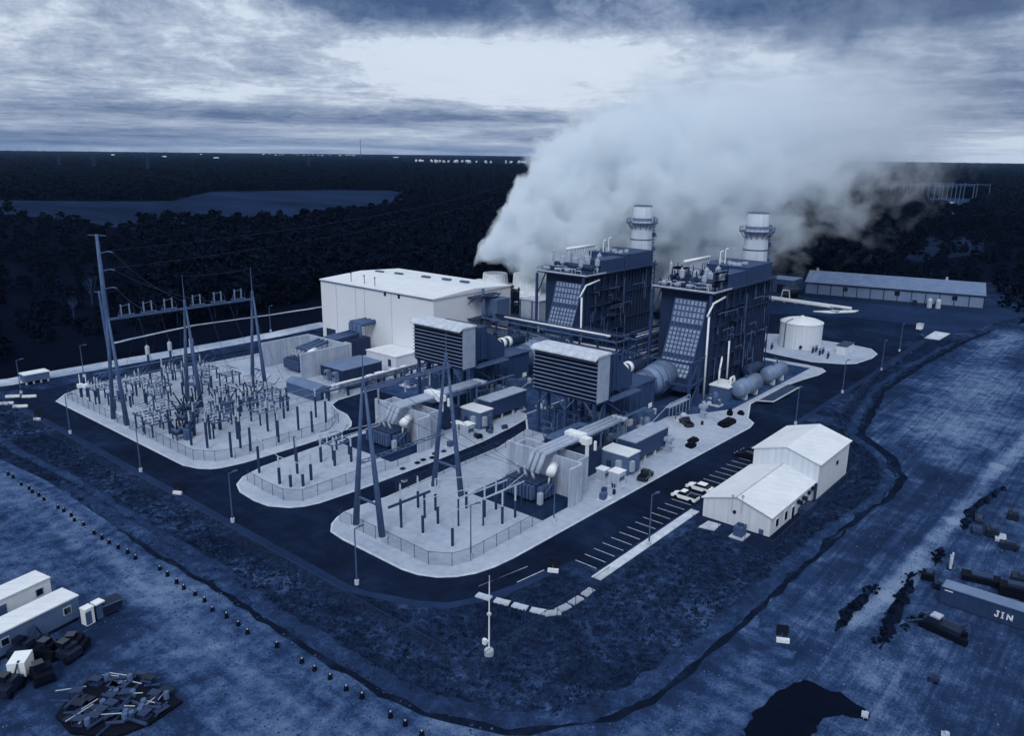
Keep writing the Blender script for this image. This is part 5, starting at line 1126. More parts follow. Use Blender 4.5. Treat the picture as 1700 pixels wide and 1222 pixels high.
t = boxhouse('gate_shed', 'small white-roofed shed on posts by the stone track at the far left', 'shed', None, 69.5, 223.5, 75.5, 227, 2.6, 'greyw', 'whiteroof', 0, legs=.9)
for i, (x, y) in enumerate(((63.5, 214.5), (66.2, 211.6), (60.4, 209.5), (61.8, 204.6))):
    t = thing('road_barrier', (x, y, .06), '%s low white road barrier lying at the far corner of the west road' % ORD[i], 'barrier', 'low road barriers')
    b = MB(); b.obox((x, y, .4), (.5, 3.2, .55), .9); b.build('beam', 'whitepaint', t); b = MB(); b.obox((x, y, .15), (.9, .5, .18), .9); b.build('foot', 'pale', t)
for i, (x, y, m) in enumerate(((100.5, 108.6, 'black'), (102.4, 108.9, 'black'), (104.4, 108.4, 'black'), (96.5, 108.5, 'steeld'), (106.3, 109.6, 'black'), (108.5, 109.2, 'steeld'), (92.7, 103.9, 'insul'), (118.5, 103.2, 'black'))):
    t = thing('manhole_box', (x, y, .1), '%s small dark manhole frame along the edge of the yard gravel' % ORD[i] if m != 'insul' else 'small white kerbside pipe stub at the yard road', 'manhole', 'manhole frames on the gravel')
    b = MB(); b.box(x-.45, y-.4, .1, x+.45, y+.4, .4); b.build('frame', m, t); b = MB(); b.box(x-.3, y-.25, .4, x+.3, y+.25, .5); b.build('cover', 'dark', t)

for i, (x, yb, xe, ye, ze) in enumerate(((76.5, 174.6, 77, 185, 6.1), (81.5, 174.6, 82.6, 185, 6.1), (86.3, 174.6, 92, 185, 6.1), (93.2, 174.6, 92.6, 160.5, 7.8), (98.6, 174.6, 99.6, 160.5, 7.8), (104, 174.6, 102, 155.5, 7.9), (76.5, 174.6, 76, 160.5, 7.8), (81.5, 174.6, 79, 155.5, 7.8), (86.3, 174.6, 88, 160.5, 7.8))):
    wire((x+2, yb, 24.4), (xe, ye, ze), 1.1, '%s slack dropper wire from the switchyard beam down to a post' % ORD[i])
wire((97.8, 235, 31.5), (380, 330, 40), 4, 'long overhead wire running right from the tall pole over the forest edge')
wire((97.8, 235, 26.4), (380, 330, 34), 4, 'lower long overhead wire running right from the tall pole over the forest edge')

# ================================================================ foreground left
def trailer(p, ang, L, w, h, label, side):
    t = thing('site_trailer', (*p, 0), label, 'office trailer', 'white site office trailers')
    ux, uy = math.cos(ang), math.sin(ang)
    def W(u, v, z): return (p[0]+ux*u-uy*v, p[1]+uy*u+ux*v, z)
    def bx(b, u0, v0, z0, u1, v1, z1):
        b.add([W(u, v, z) for z in (z0, z1) for u, v in ((u0, v0), (u1, v0), (u1, v1), (u0, v1))], [(3, 2, 1, 0), (4, 5, 6, 7), (0, 1, 5, 4), (1, 2, 6, 5), (2, 3, 7, 6), (3, 0, 4, 7)])
    b = MB(); bx(b, -L, 0, .6, 0, w, h); b.build('body', side, t)
    b = MB(); bx(b, -L-.1, -.1, h, .1, w+.1, h+.18); b.build('roof', 'whiteroof', t)
    b = MB(); bx(b, -L, .2, 0, -.3, w-.2, .6); b.build('skirt', 'dark', t)
    for u in (-1.6, -9.4): 
        b = MB(); bx(b, u-.55, -.06, 1.7, u+.55, 0, 2.8); w_ = b.build('window', 'pale', t); b = MB(); bx(b, u-.42, -.1, 1.83, u+.42, -.06, 2.67); b.build('pane', 'glass', w_)
    b = MB(); bx(b, -6.9, -.06, .7, -5.9, 0, 2.8); b.build('door', 'steel', t)
    b = MB(); bx(b, -7.2, -1.4, 0, -5.6, -.1, .5); b.build('doorstep', 'dark', t)
    b = MB(); bx(b, .02, w*.3, 1.5, .5, w*.7, 2.9); b.build('cooling_unit', 'greyw', t)
    return t
trailer((33.9, 101.9), math.radians(11), 19, 3.4, 3.5, 'long white site trailer with shaded side wall nearest the camera', 'greyw')  # a white trailer: the grey body colour carries the shade on its near side
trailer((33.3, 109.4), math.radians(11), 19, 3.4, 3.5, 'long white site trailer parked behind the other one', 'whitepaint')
for i, (x, y, m, lb) in enumerate(((33.8, 100.3, 'whitepaint', 'white portable toilet nearest the trailer end'), (35.3, 100.6, 'steeld', 'dark portable toilet with pale roof beside the white one'))):
    t = thing('portable_toilet', (x+.4, y, .02), lb, 'portable toilet', 'portable toilets')
    b = MB(); b.obox((x+.4, y, 1.15), (1.15, 1.15, 2.2), .2); b.build('cabin', m, t); b = MB(); b.obox((x+.4, y, 2.35), (1.25, 1.25, .2), .2); b.build('roof', 'whitepaint', t); b = MB(); b.obox((x+.3, y-.6, 1.1), (.8, .06, 1.8), .2); b.build('door', 'steel', t)
t = thing('waste_skip', (37.3, 101, .02), 'dark steel skip beside the portable toilets', 'skip')
b = MB(); b.yprism([(36.2, .3), (36.0, 1.6), (38.7, 1.8), (38.3, .3)], 100, 102); b.build('body', 'dark', t); b = MB(); b.box(36, 99.9, 1.6, 38.8, 100.0, 1.75); b.build('rim', 'steel', t)
t = thing('box_van', (24.6, 95.2, .02), 'small white van among dark machines below the trailers', 'van')
b = MB(); b.obox((24.6, 95.2, 1.5), (2.6, 1.9, 1.9), .9); b.build('body', 'carw', t); b = MB(); b.obox((23.9, 94.4, 1.8), (.1, 1.3, .7), .9); b.build('windscreen', 'glass', t); [MB().cyl((24.6+i+.15, 95.2+j-.12, .37), (24.6+i-.15, 95.2+j+.12, .37), .37, n=12).build('wheel', 'tyre', t) for i, j in ((-.2, -1.2), (1.1, .4), (-1.1, -.2), (.4, 1.2))]
rr = random.Random(21)
mach = [(26.2, 99.2, 'closest to the trailer steps'), (28, 96.6, 'in the middle of the group'), (29.4, 94.6, 'at the right end of the group'), (25.8, 92.4, 'in front of the white van'), (22.4, 92.9, 'low left of the white van'), (30.6, 95.4, 'nearest the open dirt')]
for i, (x, y, w) in enumerate(mach):
    t = thing('parked_machine', (x, y, .02), 'dark site machine %s' % w, 'machine', 'dark machines below the trailers')
    a = rr.uniform(0, 3)
    b = MB(); b.obox((x, y, .95), (3, 1.9, .9), a); b.obox((x+.3, y, 1.6), (1.4, 1.5, .6), a); b.build('body', 'black' if i % 2 else 'dark', t)
    b = MB(); b.obox((x-.2, y+.2, 2.1), (1.1, 1.1, .7), a); b.build('cab', 'glass', t)
    if i % 2 == 0: b = MB(); c_, s_ = math.cos(a), math.sin(a); b.tube([(x+c_*1.2, y+s_*1.2, 1.3), (x+c_*2.2, y+s_*2.2, 2.6), (x+c_*3, y+s_*3, .8)], .12, 6); b.obox((x+c_*3.1, y+s_*3.1, .5), (.7, 1.1, .6), a); b.build('bucket_arm', 'steeld', t)
    [MB().cyl((x+math.cos(a)*k-math.sin(a)*s, y+math.sin(a)*k+math.cos(a)*s, .45), (x+math.cos(a)*k-math.sin(a)*s*1.25, y+math.sin(a)*k+math.cos(a)*s*1.25, .45), .45, n=12).build('wheel', 'tyre', t) for k in (-1, 1) for s in (-.9, .9)]
# scrap heap: pallets, pipes, boards and drums
t = thing('pallet_mat', (29.4, 81.8, .02), 'dark timber mat under the scrap heap in the near corner', 'mat')
b = MB(); b.prism([(24.2, 84.5), (27.4, 87.3), (30.6, 88.2), (33.3, 84), (34.4, 76.4), (30.4, 75.6), (27, 76.4), (24.2, 80.6)], .02, .35); b.build('boards', 'black', t)
zones = ['left', 'upper', 'middle', 'right', 'lower']
def zone(x, y): return 'left' if x < 26.6 else ('upper' if y > 85 else ('right' if x > 32 else ('lower' if y < 79 else 'middle')))
kinds = ['pale scaffold pole', 'dark timber plank', 'steel crate', 'rusty pipe', 'grey bucket drum', 'sheet of cladding']
cnt = {}
for i in range(84):
    while True:
        x, y = rr.uniform(24.6, 34), rr.uniform(76.4, 88)
        if -.8*(x-24) + 84.6 < y + 0*x or True:
            u = (x-29.3)/5.2; v = (y-82)/6.4
            if u*u+v*v+.6*u*v < .85: break
    k = i % 6; zn = zone(x, y); cnt[(k, zn)] = cnt.get((k, zn), 0)+1
    lb = '%s %s in the %s part of the scrap heap' % (ORD[cnt[(k, zn)]-1], kinds[k], zn)
    a = rr.choice((-.9, .35, -1.2))+rr.uniform(-.3, .3); z = .4+rr.uniform(0, .5)
    b = MB(); L = rr.uniform(1.2, 3.4)
    c, s = math.cos(a), math.sin(a)
    if k == 0: b.bar((x-c*L/2, y-s*L/2, z+.2), (x+c*L/2, y+s*L/2, z+.25), .08); m = 'insul'; nm = 'scaffold_pole'
    elif k == 1: b.obox((x, y, z), (L, .28, .12), a); m = 'wood'; nm = 'timber_plank'
    elif k == 2:
        b.obox((x, y, .4), (1.3, 1.0, .12), a); [b.obox((x+c*i_*.6-s*j_*.45, y+s*i_*.6+c*j_*.45, .75), (.1, .1, .7), a) for i_ in (-1, 1) for j_ in (-1, 1)]; b.obox((x, y, 1.1), (1.3, 1.0, .08), a); m = 'steeld'; nm = 'steel_crate'
    elif k == 3: b.cyl((x-c*L/2, y-s*L/2, z), (x+c*L/2, y+s*L/2, z), .2); m = 'steeld'; nm = 'scrap_pipe'
    elif k == 4: b.lathe((x, y, .35), [(.32, 0), (.34, .3), (.32, .85), (.3, .88), (.27, .8), (0, .8)], 10); m = 'greyw'; nm = 'bucket_drum'
    else: b.obox((x, y, z+.1), (1.6, 1.0, .05), a, rr.uniform(-.3, .3)); m = 'dark' if i % 12 == 5 else 'casing'; nm = 'cladding_sheet'
    o = b.build(nm, m); tag(o, lb, {'scaffold_pole': 'pole', 'timber_plank': 'plank', 'steel_crate': 'crate', 'scrap_pipe': 'pipe', 'bucket_drum': 'drum', 'cladding_sheet': 'sheet'}[nm], 'scrap heap items')
# row of marker barrels along the dirt track
line = [(45.0, 162), (45.6, 130), (45.7, 118), (46.9, 104), (46.4, 91), (46.9, 80), (47.7, 70), (48.2, 62), (48.4, 52.5)]
D = dense(line, 2.35, .3); bar0 = None
for i, (x, y) in enumerate(D):
    if rr.random() < .12: continue
    lb = '%s dark marker barrel along the dirt track from its far end' % (ORD[i] if i < len(ORD) else 'last')
    if bar0 is None:
        bar0 = thing('marker_barrel', (x, y, .02), lb, 'barrel', 'marker barrels along the dirt track')
        b = MB(); b.lathe((x, y, .02), [(.32, 0), (.32, .1), (.26, .12), (.22, .66), (0, .68)], 10); b.build('drum', 'black', bar0); b = MB(); b.lathe((x, y, .68), [(.1, 0), (.1, .12), (0, .12)], 8); b.build('cap', 'pale', bar0)
    else: dup(bar0, (x, y, .02), 0, lb, sc=(1.0, 1.0, rnd(.85, 1.1)))

# ================================================================ work site on the right
t = thing('shipping_container', (115, 10.6, .03), 'long blue shipping container with white lettering on its side at the right edge', 'container')
b = MB(); b.box(113.7, 3.2, .15, 116.3, 17.1, 2.55)
b.build('body', 'blue', t)
b = MB(); b.box(113.6, 3.1, 2.55, 116.4, 17.2, 2.68)
for i in range(34): y = 3.4+i*.4; b.box(113.64, y, .3, 113.7, y+.16, 2.5)
b.build('corrugation', 'blue', t)
b = MB(); b.box(113.75, 3.3, 2.68, 116.25, 17.0, 2.74); b.build('roof', 'roofg', t)
b = MB()
for y in (3.15, 17.0): [b.box(113.58, y, .05, 113.8, y+.2, 2.75), b.box(116.2, y, .05, 116.42, y+.2, 2.75)]
b.build('corner_post', 'casing', t)
b = MB()                                                             # the letters J I N, reading from the camera side
def stroke(y0, z0, y1, z1): b.bar((113.56, y0, z0), (113.56, y1, z1), .1, .16)
stroke(10.05, 1.0, 10.05, 1.75); stroke(10.3, .98, 10.05, .98); stroke(10.35, 1.2, 10.35, .98); stroke(10.25, 1.75, 9.9, 1.75)
stroke(9.5, .95, 9.5, 1.78); stroke(9.66, 1.75, 9.34, 1.75); stroke(9.66, .98, 9.34, .98)
stroke(8.95, .95, 8.95, 1.78); stroke(8.95, 1.75, 8.4, .98); stroke(8.4, .95, 8.4, 1.78)
b.build('lettering', 'whitepaint', t)
b = MB(); b.box(113.57, 15.6, 2.3, 113.62, 16.6, 2.42); b.build('marking', 'whitepaint', t)
t = thing('crawler_machine', (106.3, 15.2, .03), 'dark tracked machine with raised arm lying along the container', 'machine')
b = MB()
for s in (-.9, .9): b.obox((106.3+s*.98, 15+s*.2, .5), (.7, 6.0, .8), -.2)
b.build('track', 'black', t); b = MB(); b.obox((106.3, 15, 1.2), (1.8, 4.6, .6), -.2); b.obox((106.1, 16.1, 1.7), (1.5, 1.4, .8), -.2); b.build('body', 'dark', t)
b = MB(); b.obox((106.2, 15.9, 2.2), (1.3, 1.2, .25), -.2); b.build('cab_roof', 'pale', t); b = MB(); b.tube([(106.6, 13.4, 1.3), (107, 12.0, 2.6), (107, 11.6, .6)], .14); b.tube([(105.6, 17.4, 1.3), (105.2, 19, .6)], .12); b.build('arm', 'steeld', t)
site = [('white_panel', 125.7, 18.2, 1.6, .4, 2.4, 'insul', 'white upright panel standing behind the blue container', 'panel'), ('flat_trailer', 124.4, 13.9, 2.2, 5, 1.1, 'black', 'dark flat trailer behind the blue container', 'trailer'),
        ('site_truck', 123, 9.6, 2.2, 3.6, 2, 'black', 'dark site truck near the right edge behind the container', 'truck'), ('site_truck', 127, 8.8, 2.2, 3.4, 2, 'dark', 'second dark site truck farther behind the container end', 'truck'),
        ('tool_box', 118.2, 18, 1.6, 1.4, 1.2, 'dark', 'dark tool box against the container corner', 'box'), ('earth_roller', 120, 20, 2, 1.6, 1.3, 'black', 'dark roller by the bushes at the container corner', 'roller'),
        ('site_generator', 142.4, 15.5, 2.6, 1.8, 1.6, 'dark', 'dark generator on the upper dirt yard beside a white sheet', 'generator'), ('covered_pallet', 141.6, 14.2, 2.6, 1.6, .7, 'insul', 'white sheeted pallet on the upper dirt yard', 'pallet'),
        ('site_generator', 141.8, 17.6, 2.6, 1.4, 1, 'steeld', 'low grey generator on the upper dirt yard', 'generator'), ('fuel_bowser', 139, 12.6, 1.5, 2.6, 1.2, 'dark', 'dark bowser near the right edge of the upper yard', 'bowser'),
        ('water_bag', 82.6, 17.6, .9, .7, .6, 'insul', 'small white bag at the rim of the dark mud pond', 'bag'), ('spool_drum', 94.6, 13.4, 1, 1, .9, 'steeld', 'dark drum on open dirt below the crawler machine', 'drum'),
        ('survey_box', 84.6, 10, .8, .8, .9, 'pale', 'pale box post on open dirt near the bottom right corner', 'box'), ('spool_drum', 84.2, 9, 1.3, 1, .7, 'dark', 'dark drum beside the pale box post', 'drum'), ('crane_mat', 147.6, 18.4, 3.4, 1.2, .5, 'dark', 'dark timber mat beside the bushes on the stone path', 'mat'),
        ('site_generator', 152, 14, 2.2, 1.6, 1.5, 'dark', 'dark boxy generator highest on the dirt yard', 'generator')]
for nm, x, y, w, l, h, m, lb, cat in site:
    t = thing(nm, (x, y, .03), lb, cat)
    b = MB(); b.obox((x, y, .03+h*.45), (w, l, h*.7), .2); b.build('body', m, t)
    b = MB(); b.obox((x+.1, y-.1, .03+h*.9), (w*.6, l*.55, h*.22), .2); b.build('hood', 'steeld' if m in ('black', 'dark') else m, t)
    b = MB(); [b.obox((x+i*w*.35, y+j*l*.35, .1+h*.06), (.4, .4, .2+h*.12), .2) for i in (-1, 1) for j in (-1, 1)]; b.build('foot', 'tyre', t)

# ================================================================ foliage
def leaf_mat(name, a, c):
    m = bpy.data.materials.new(name); m.use_nodes = True; nt = m.node_tree; nb = NB(nt); p = nt.nodes['Principled BSDF']
    r = nb.n('ShaderNodeObjectInfo').outputs['Random']; co = nb.n('ShaderNodeTexCoord').outputs['Object']
    f = nb.m('ADD', nb.m('MULTIPLY', r, .6), nb.m('MULTIPLY', nb.noise(co, 5, 3), .4))
    nb.put(p.inputs['Base Color'], nb.ramp(f, [(.1, alb(a)), (.55, alb((a+c)/2)), (.95, alb(c))])); p.inputs['Roughness'].default_value = .9; p.inputs['Specular IOR Level'].default_value = 0
    return m
M['leaf'] = leaf_mat('leaves', 17, 24)
M['leafb'] = leaf_mat('bush_leaves', 18, 34)
M['bark'] = mat('bark', 40, .9, .3, 3, spec=.05)
M['barkp'] = mat('pale_bark', 62, .9, .3, 3, spec=.05)
def tree_mesh(seed, n_cl, per, w, trunk=True, low=.3, size=.085):
    'unit-high tree: tapered trunk with limbs, and leaf clumps scattered through an uneven crown'
    r = random.Random(seed); b = MB(); b.k = 1
    if trunk:
        b.cyl((0, 0, 0), (0, 0, .62), .03, .014, 6)
        for i in range(5): a = r.uniform(0, 6.28); z = r.uniform(.3, .55); b.cyl((0, 0, z), (math.cos(a)*w*.6, math.sin(a)*w*.6, z+.22), .012, .004, 5)
    b.k = 0
    for _ in range(n_cl):
        a = r.uniform(0, 6.28); z = r.uniform(low, .93); k = math.sin(min(1, max(.12, (1.05-z)/(1.05-low)))*PI*.62)
        rad = w*k*math.sqrt(r.random()); cx, cy_ = math.cos(a)*rad, math.sin(a)*rad; cr = r.uniform(.07, .15)
        for _ in range(per):
            d = Vector((r.gauss(0, 1), r.gauss(0, 1), r.gauss(0, .8))).normalized()*cr*r.uniform(.5, 1.05); p = Vector((cx, cy_, z))+d
            if p.z < .04: continue
            u = Vector((r.gauss(0, 1), r.gauss(0, 1), r.gauss(0, 1))).normalized(); v = u.cross(Vector((r.gauss(0, 1), r.gauss(0, 1), r.gauss(0, 1)))).normalized(); s = size*r.uniform(.5, 1.1)
            b.add([p+u*s*.6, p+v*s*.4, p-u*s*.6, p-v*s*.45], [(0, 1, 2, 3)])
    me = bpy.data.meshes.new('tree_mesh'); me.from_pydata(b.v, [], b.f); me.materials.append(M['leaf']); me.materials.append(M['bark']); me.polygons.foreach_set('material_index', b.mi)
    return me
TM = [tree_mesh(100+i, 20, 26, (.34, .42, .3, .38, .46, .36)[i], True, (.2, .24, .14, .26, .22, .16)[i], .125) for i in range(6)]
BM_ = [tree_mesh(200+i, 18, 26, .75, False, .06, .2) for i in range(3)]
for m_ in BM_: m_.materials[0] = M['leafb']
def inside(p, poly):
    x, y = p; c = False; n = len(poly)
    for i in range(n):
        x0, y0 = poly[i]; x1, y1 = poly[i-1]
        if (y0 > y) != (y1 > y) and x < (x1-x0)*(y-y0)/(y1-y0)+x0: c = not c
    return c
FIELD = [(200, 1500), (333, 1060), (380, 1000), (441, 950), (472, 930), (540, 1010), (623, 1105), (800, 1045), (860, 980), (800, 850), (640, 700), (526, 589), (438, 571), (357, 523), (298, 545), (276, 640), (286, 720), (262, 840), (150, 1000), (60, 1300)]
CLEAR = [(-300, -300), (-300, 238), (40, 236), (100, 262), (200, 266), (262, 236), (310, 190), (345, 165), (400, 160), (420, 60), (392, 46), (372, 40), (470, -40), (500, -300)]
SUB = [(1010, 235), (1420, 335), (1460, 250), (1030, 190)]
pts = []; fr = random.Random(5)
d = 225.0
while d < 12000:
    s = min(62, 7.2+.0085*d)
    nA = int(math.radians(82)*d/s)
    for i in range(nA):
        a = math.degrees(YAW)-41+82*(i+fr.random())/nA; dd = d+fr.uniform(0, s); x, y = dd*math.sin(math.radians(a)), dd*math.cos(math.radians(a))
        if inside((x, y), CLEAR) or inside((x, y), FIELD) or inside((x, y), SUB): continue
        if 3900 < dd < 5000 and 42 < a < 53: continue
        brush = (a < 25 and dd < 860) or (x > 400 and y < 60+.16*(x-400)+50 and x < 760)
        if brush and fr.random() < .35: continue
        h = fr.uniform(11, 18)*(.42 if brush else 1); w = h*max(1, s/11)*(1.25 if brush else 1)
        pts.append((dd, x, y, h, w))
    d += s
pts.sort(key=lambda p: p[0])
zn = lambda x, y: ('in the brush left of the switchyard', 'bush') if x < 150 else (('along the forest edge behind the turbine hall', 'tree') if y > 190 else ('behind the warehouse and steam', 'tree'))
first = {}
NIND = 250
for k, (dd, x, y, h, w) in enumerate(pts[:NIND]):
    wz, kd = zn(x, y)
    o = bpy.data.objects.new('leafy_tree' if kd == 'tree' else 'brush_tree', TM[k % 6]); COL.objects.link(o)
    o.location = (x, y, 0); o.rotation_euler = (0, 0, fr.uniform(0, 6.28)); o.scale = (w, w, h)
    tag(o, 'dark leafy tree '+wz if kd == 'tree' else 'low dark bushy tree '+wz, 'tree', 'trees '+wz)
    first.setdefault(k % 6, o)
# the rest of the wood reads as one mass
me = bpy.data.meshes.new('forest'); rest = pts[NIND:]
me.from_pydata([(p[1], p[2], 0) for p in rest], [], [])
at = me.attributes.new('sc', 'FLOAT_VECTOR', 'POINT'); at.data.foreach_set('vector', [c for p in rest for c in (p[4], p[4], p[3])])
fo = bpy.data.objects.new('forest', me); COL.objects.link(fo); fo['kind'] = 'stuff'; fo['label'] = 'dark forest stretching from the plant to the horizon'
ng = bpy.data.node_groups.new('forest_nodes', 'GeometryNodeTree')
ng.interface.new_socket('Geometry', in_out='INPUT', socket_type='NodeSocketGeometry'); ng.interface.new_socket('Geometry', in_out='OUTPUT', socket_type='NodeSocketGeometry')
g = NB(ng); gi = g.n('NodeGroupInput'); go = g.n('NodeGroupOutput')
jn = g.n('GeometryNodeJoinGeometry')
for k in range(6):
    oi = g.n('GeometryNodeObjectInfo'); oi.transform_space = 'ORIGINAL'; oi.inputs['Object'].default_value = first[k]; oi.inputs['As Instance'].default_value = True
    ng.links.new(oi.outputs['Geometry'], jn.inputs[0])
ip = g.n('GeometryNodeInstanceOnPoints'); ng.links.new(gi.outputs[0], ip.inputs['Points']); ng.links.new(jn.outputs[0], ip.inputs['Instance']); ip.inputs['Pick Instance'].default_value = True
rv = g.n('FunctionNodeRandomValue', data_type='FLOAT_VECTOR'); rv.inputs[0].default_value = (0, 0, 0); rv.inputs[1].default_value = (0, 0, 6.28); ng.links.new(rv.outputs[0], ip.inputs['Rotation'])
na = g.n('GeometryNodeInputNamedAttribute', data_type='FLOAT_VECTOR'); na.inputs[0].default_value = 'sc'; ng.links.new(na.outputs[0], ip.inputs['Scale'])
ng.links.new(ip.outputs[0], go.inputs[0])
md = fo.modifiers.new('forest', 'NODES'); md.node_group = ng
# two bare pale trees at the forest edge
def bare(x, y, h, label, seed):
    r = random.Random(seed); t = thing('bare_tree', (x, y, 0), label, 'tree')
    b = MB(); b.cyl((x, y, 0), (x, y, h*.5), .28, .16, 6); b.build('trunk', 'barkp', t)
    b = MB()
    for i in range(9):
        a = r.uniform(0, 6.28); z = h*r.uniform(.28, .5); e = (x+math.cos(a)*h*.16, y+math.sin(a)*h*.16, h*r.uniform(.6, .85)); b.cyl((x, y, z), e, .13, .06, 5)
        for _ in range(4): f = (e[0]+r.uniform(-1, 1)*h*.1, e[1]+r.uniform(-1, 1)*h*.1, e[2]+h*r.uniform(.06, .2)); b.cyl(e, f, .06, .02, 4)
    b.build('crown', 'barkp', t)
bare(126, 318, 13, 'bare pale leafless tree standing in the brush left of the tall power pole', 1)
bare(112, 300, 9, 'smaller bare leafless tree in the brush far left', 2)
# bushes and weeds by the stone path
bu = [(99.5, 25.6), (101.5, 25.8), (103.6, 25.6), (105.6, 25.4), (107.8, 25.3), (110, 25.2), (112, 24.9), (98.2, 20.6), (99.8, 20.4), (101.6, 20.8), (103.5, 20.9), (105.4, 21.2), (107.3, 21.2), (109.3, 21.3), (111.4, 21.4), (113.5, 21.6), (115.6, 21.7), (118, 21.8), (120.4, 21.2),
      (126.5, 20.3), (128.6, 20.4), (130.6, 20.6), (142.6, 19.6), (144.6, 19.8), (146.8, 19.6), (149.5, 20.2), (152, 19.8), (156, 19), (160, 18.4), (165, 17.6), (104, 19), (106.5, 18.8)]
for i, (x, y) in enumerate(bu):
    o = bpy.data.objects.new('dark_bush', BM_[i % 3]); COL.objects.link(o); o.location = (x, y, 0); o.rotation_euler = (0, 0, i*1.7); s = (.9+.5*((i*7) % 3)/2) if i < 22 else .9; o.scale = (s, s, s*.85)
    wz = 'on the near side of the pale stone path' if i < 7 else ('along the far side of the pale stone path' if i < 22 else 'farther up the pale stone path')
    tag(o, '%s dark bush %s' % (ORD[i if i < 7 else (i-7 if i < 22 else i-22)], wz), 'bush', 'dark bushes along the stone path')
for i, (x, y) in enumerate(((378, 46), (384, 40), (392, 47), (400, 38), (386, 52), (398, 54), (372, 36))):
    o = bpy.data.objects.new('dark_bush', BM_[i % 3]); COL.objects.link(o); o.location = (x, y, 0); o.scale = (5, 5, 4.4); tag(o, '%s big dark bush at the right end of the warehouse' % ORD[i], 'bush', 'bushes beside the warehouse')

# ================================================================ tufts of grass and loose stones
def scatter(name, mesh_fn, poly_list, n, s0, s1, label, seed, avoid=()):
    r = random.Random(seed); P = []
    while len(P) < n:
        poly = poly_list[len(P) % len(poly_list)]
        xs = [p[0] for p in poly]; ys = [p[1] for p in poly]; x, y = r.uniform(min(xs), max(xs)), r.uniform(min(ys), max(ys))
        if inside((x, y), poly) and not any(inside((x, y), a) for a in avoid): P.append((x, y, r.uniform(s0, s1)*(.5+r.random())))
    me = bpy.data.meshes.new(name); me.from_pydata([(p[0], p[1], .05) for p in P], [], [])
    at = me.attributes.new('sc', 'FLOAT_VECTOR', 'POINT'); at.data.foreach_set('vector', [c for p in P for c in (p[2], p[2], p[2])])
    o = bpy.data.objects.new(name, me); COL.objects.link(o); o['kind'] = 'stuff'; o['label'] = label
    src = [mesh_fn(r) for _ in range(3)]
    ng = bpy.data.node_groups.new(name, 'GeometryNodeTree')
    ng.interface.new_socket('Geometry', in_out='INPUT', socket_type='NodeSocketGeometry'); ng.interface.new_socket('Geometry', in_out='OUTPUT', socket_type='NodeSocketGeometry')
    g = NB(ng); gi = g.n('NodeGroupInput'); go = g.n('NodeGroupOutput')
    # one small clump is modelled in the node tree itself
    return o, ng, g, gi, go, src
def scatter_build(name, kind, m, poly_list, n, s0, s1, label, seed, avoid=()):
    o, ng, g, gi, go, _ = scatter(name, lambda r: None, poly_list, n, s0, s1, label, seed, avoid)
    jn = g.n('GeometryNodeJoinGeometry')
    if kind == 'tuft':
        r = random.Random(seed)
        for i in range(5):
            c = g.n('GeometryNodeMeshCone'); c.inputs['Vertices'].default_value = 3; c.inputs['Radius Bottom'].default_value = .34; c.inputs['Depth'].default_value = .5
            tr = g.n('GeometryNodeTransform'); tr.inputs['Translation'].default_value = (r.uniform(-.6, .6), r.uniform(-.6, .6), 0); tr.inputs['Rotation'].default_value = (r.uniform(-.6, .6), r.uniform(-.6, .6), r.uniform(0, 3)); k = r.uniform(.5, 1.1); tr.inputs['Scale'].default_value = (k, k, k*1.1)
            ng.links.new(c.outputs['Mesh'], tr.inputs['Geometry']); ng.links.new(tr.outputs[0], jn.inputs[0])
    else:
        c = g.n('GeometryNodeMeshIcoSphere'); c.inputs['Radius'].default_value = .5; c.inputs['Subdivisions'].default_value = 1
        tr = g.n('GeometryNodeTransform'); tr.inputs['Scale'].default_value = (1, .8, .55); ng.links.new(c.outputs['Mesh'], tr.inputs['Geometry']); ng.links.new(tr.outputs[0], jn.inputs[0])
    sm = g.n('GeometryNodeSetMaterial'); sm.inputs['Material'].default_value = M[m]; ng.links.new(jn.outputs[0], sm.inputs['Geometry'])
    ip = g.n('GeometryNodeInstanceOnPoints'); ng.links.new(gi.outputs[0], ip.inputs['Points']); ng.links.new(sm.outputs[0], ip.inputs['Instance'])
    rv = g.n('FunctionNodeRandomValue', data_type='FLOAT_VECTOR'); rv.inputs[0].default_value = (-.2, -.2, 0); rv.inputs[1].default_value = (.2, .2, 6.28); ng.links.new(rv.outputs[0], ip.inputs['Rotation'])
    na = g.n('GeometryNodeInputNamedAttribute', data_type='FLOAT_VECTOR'); na.inputs[0].default_value = 'sc'; ng.links.new(na.outputs[0], ip.inputs['Scale'])
    ng.links.new(ip.outputs[0], go.inputs[0]); md = o.modifiers.new(name, 'NODES'); md.node_group = ng; o.data.materials.append(M[m])
M['tuft'] = leaf_mat('grass_tufts', 20, 62)
M['stone'] = leaf_mat('loose_stones', 34, 110)
GR = [[(49, 215), (49.5, 124), (50.6, 66), (52, 56), (57, 45), (62.2, 41), (70, 38.4), (83, 37.6), (102, 37), (128, 36), (146, 34), (158, 35), (158, 41), (112, 40.5), (112, 54), (86, 55), (84, 62), (73, 64), (67, 67), (63, 73), (60.8, 82), (60.8, 215)],
      [(112, 40), (156, 40.5), (165, 45), (186, 55), (237, 60), (290, 60), (300, 52), (252, 54), (218, 54.5), (186, 49.5), (178, 48.5), (168, 39), (158, 34.5), (146, 33.5), (128, 36)]]
scatter_build('grass_tufts', 'tuft', 'tuft', [GR[0], GR[0], GR[1]], 15000, .22, .5, 'rough grass tufts over the verge and lawn', 3)
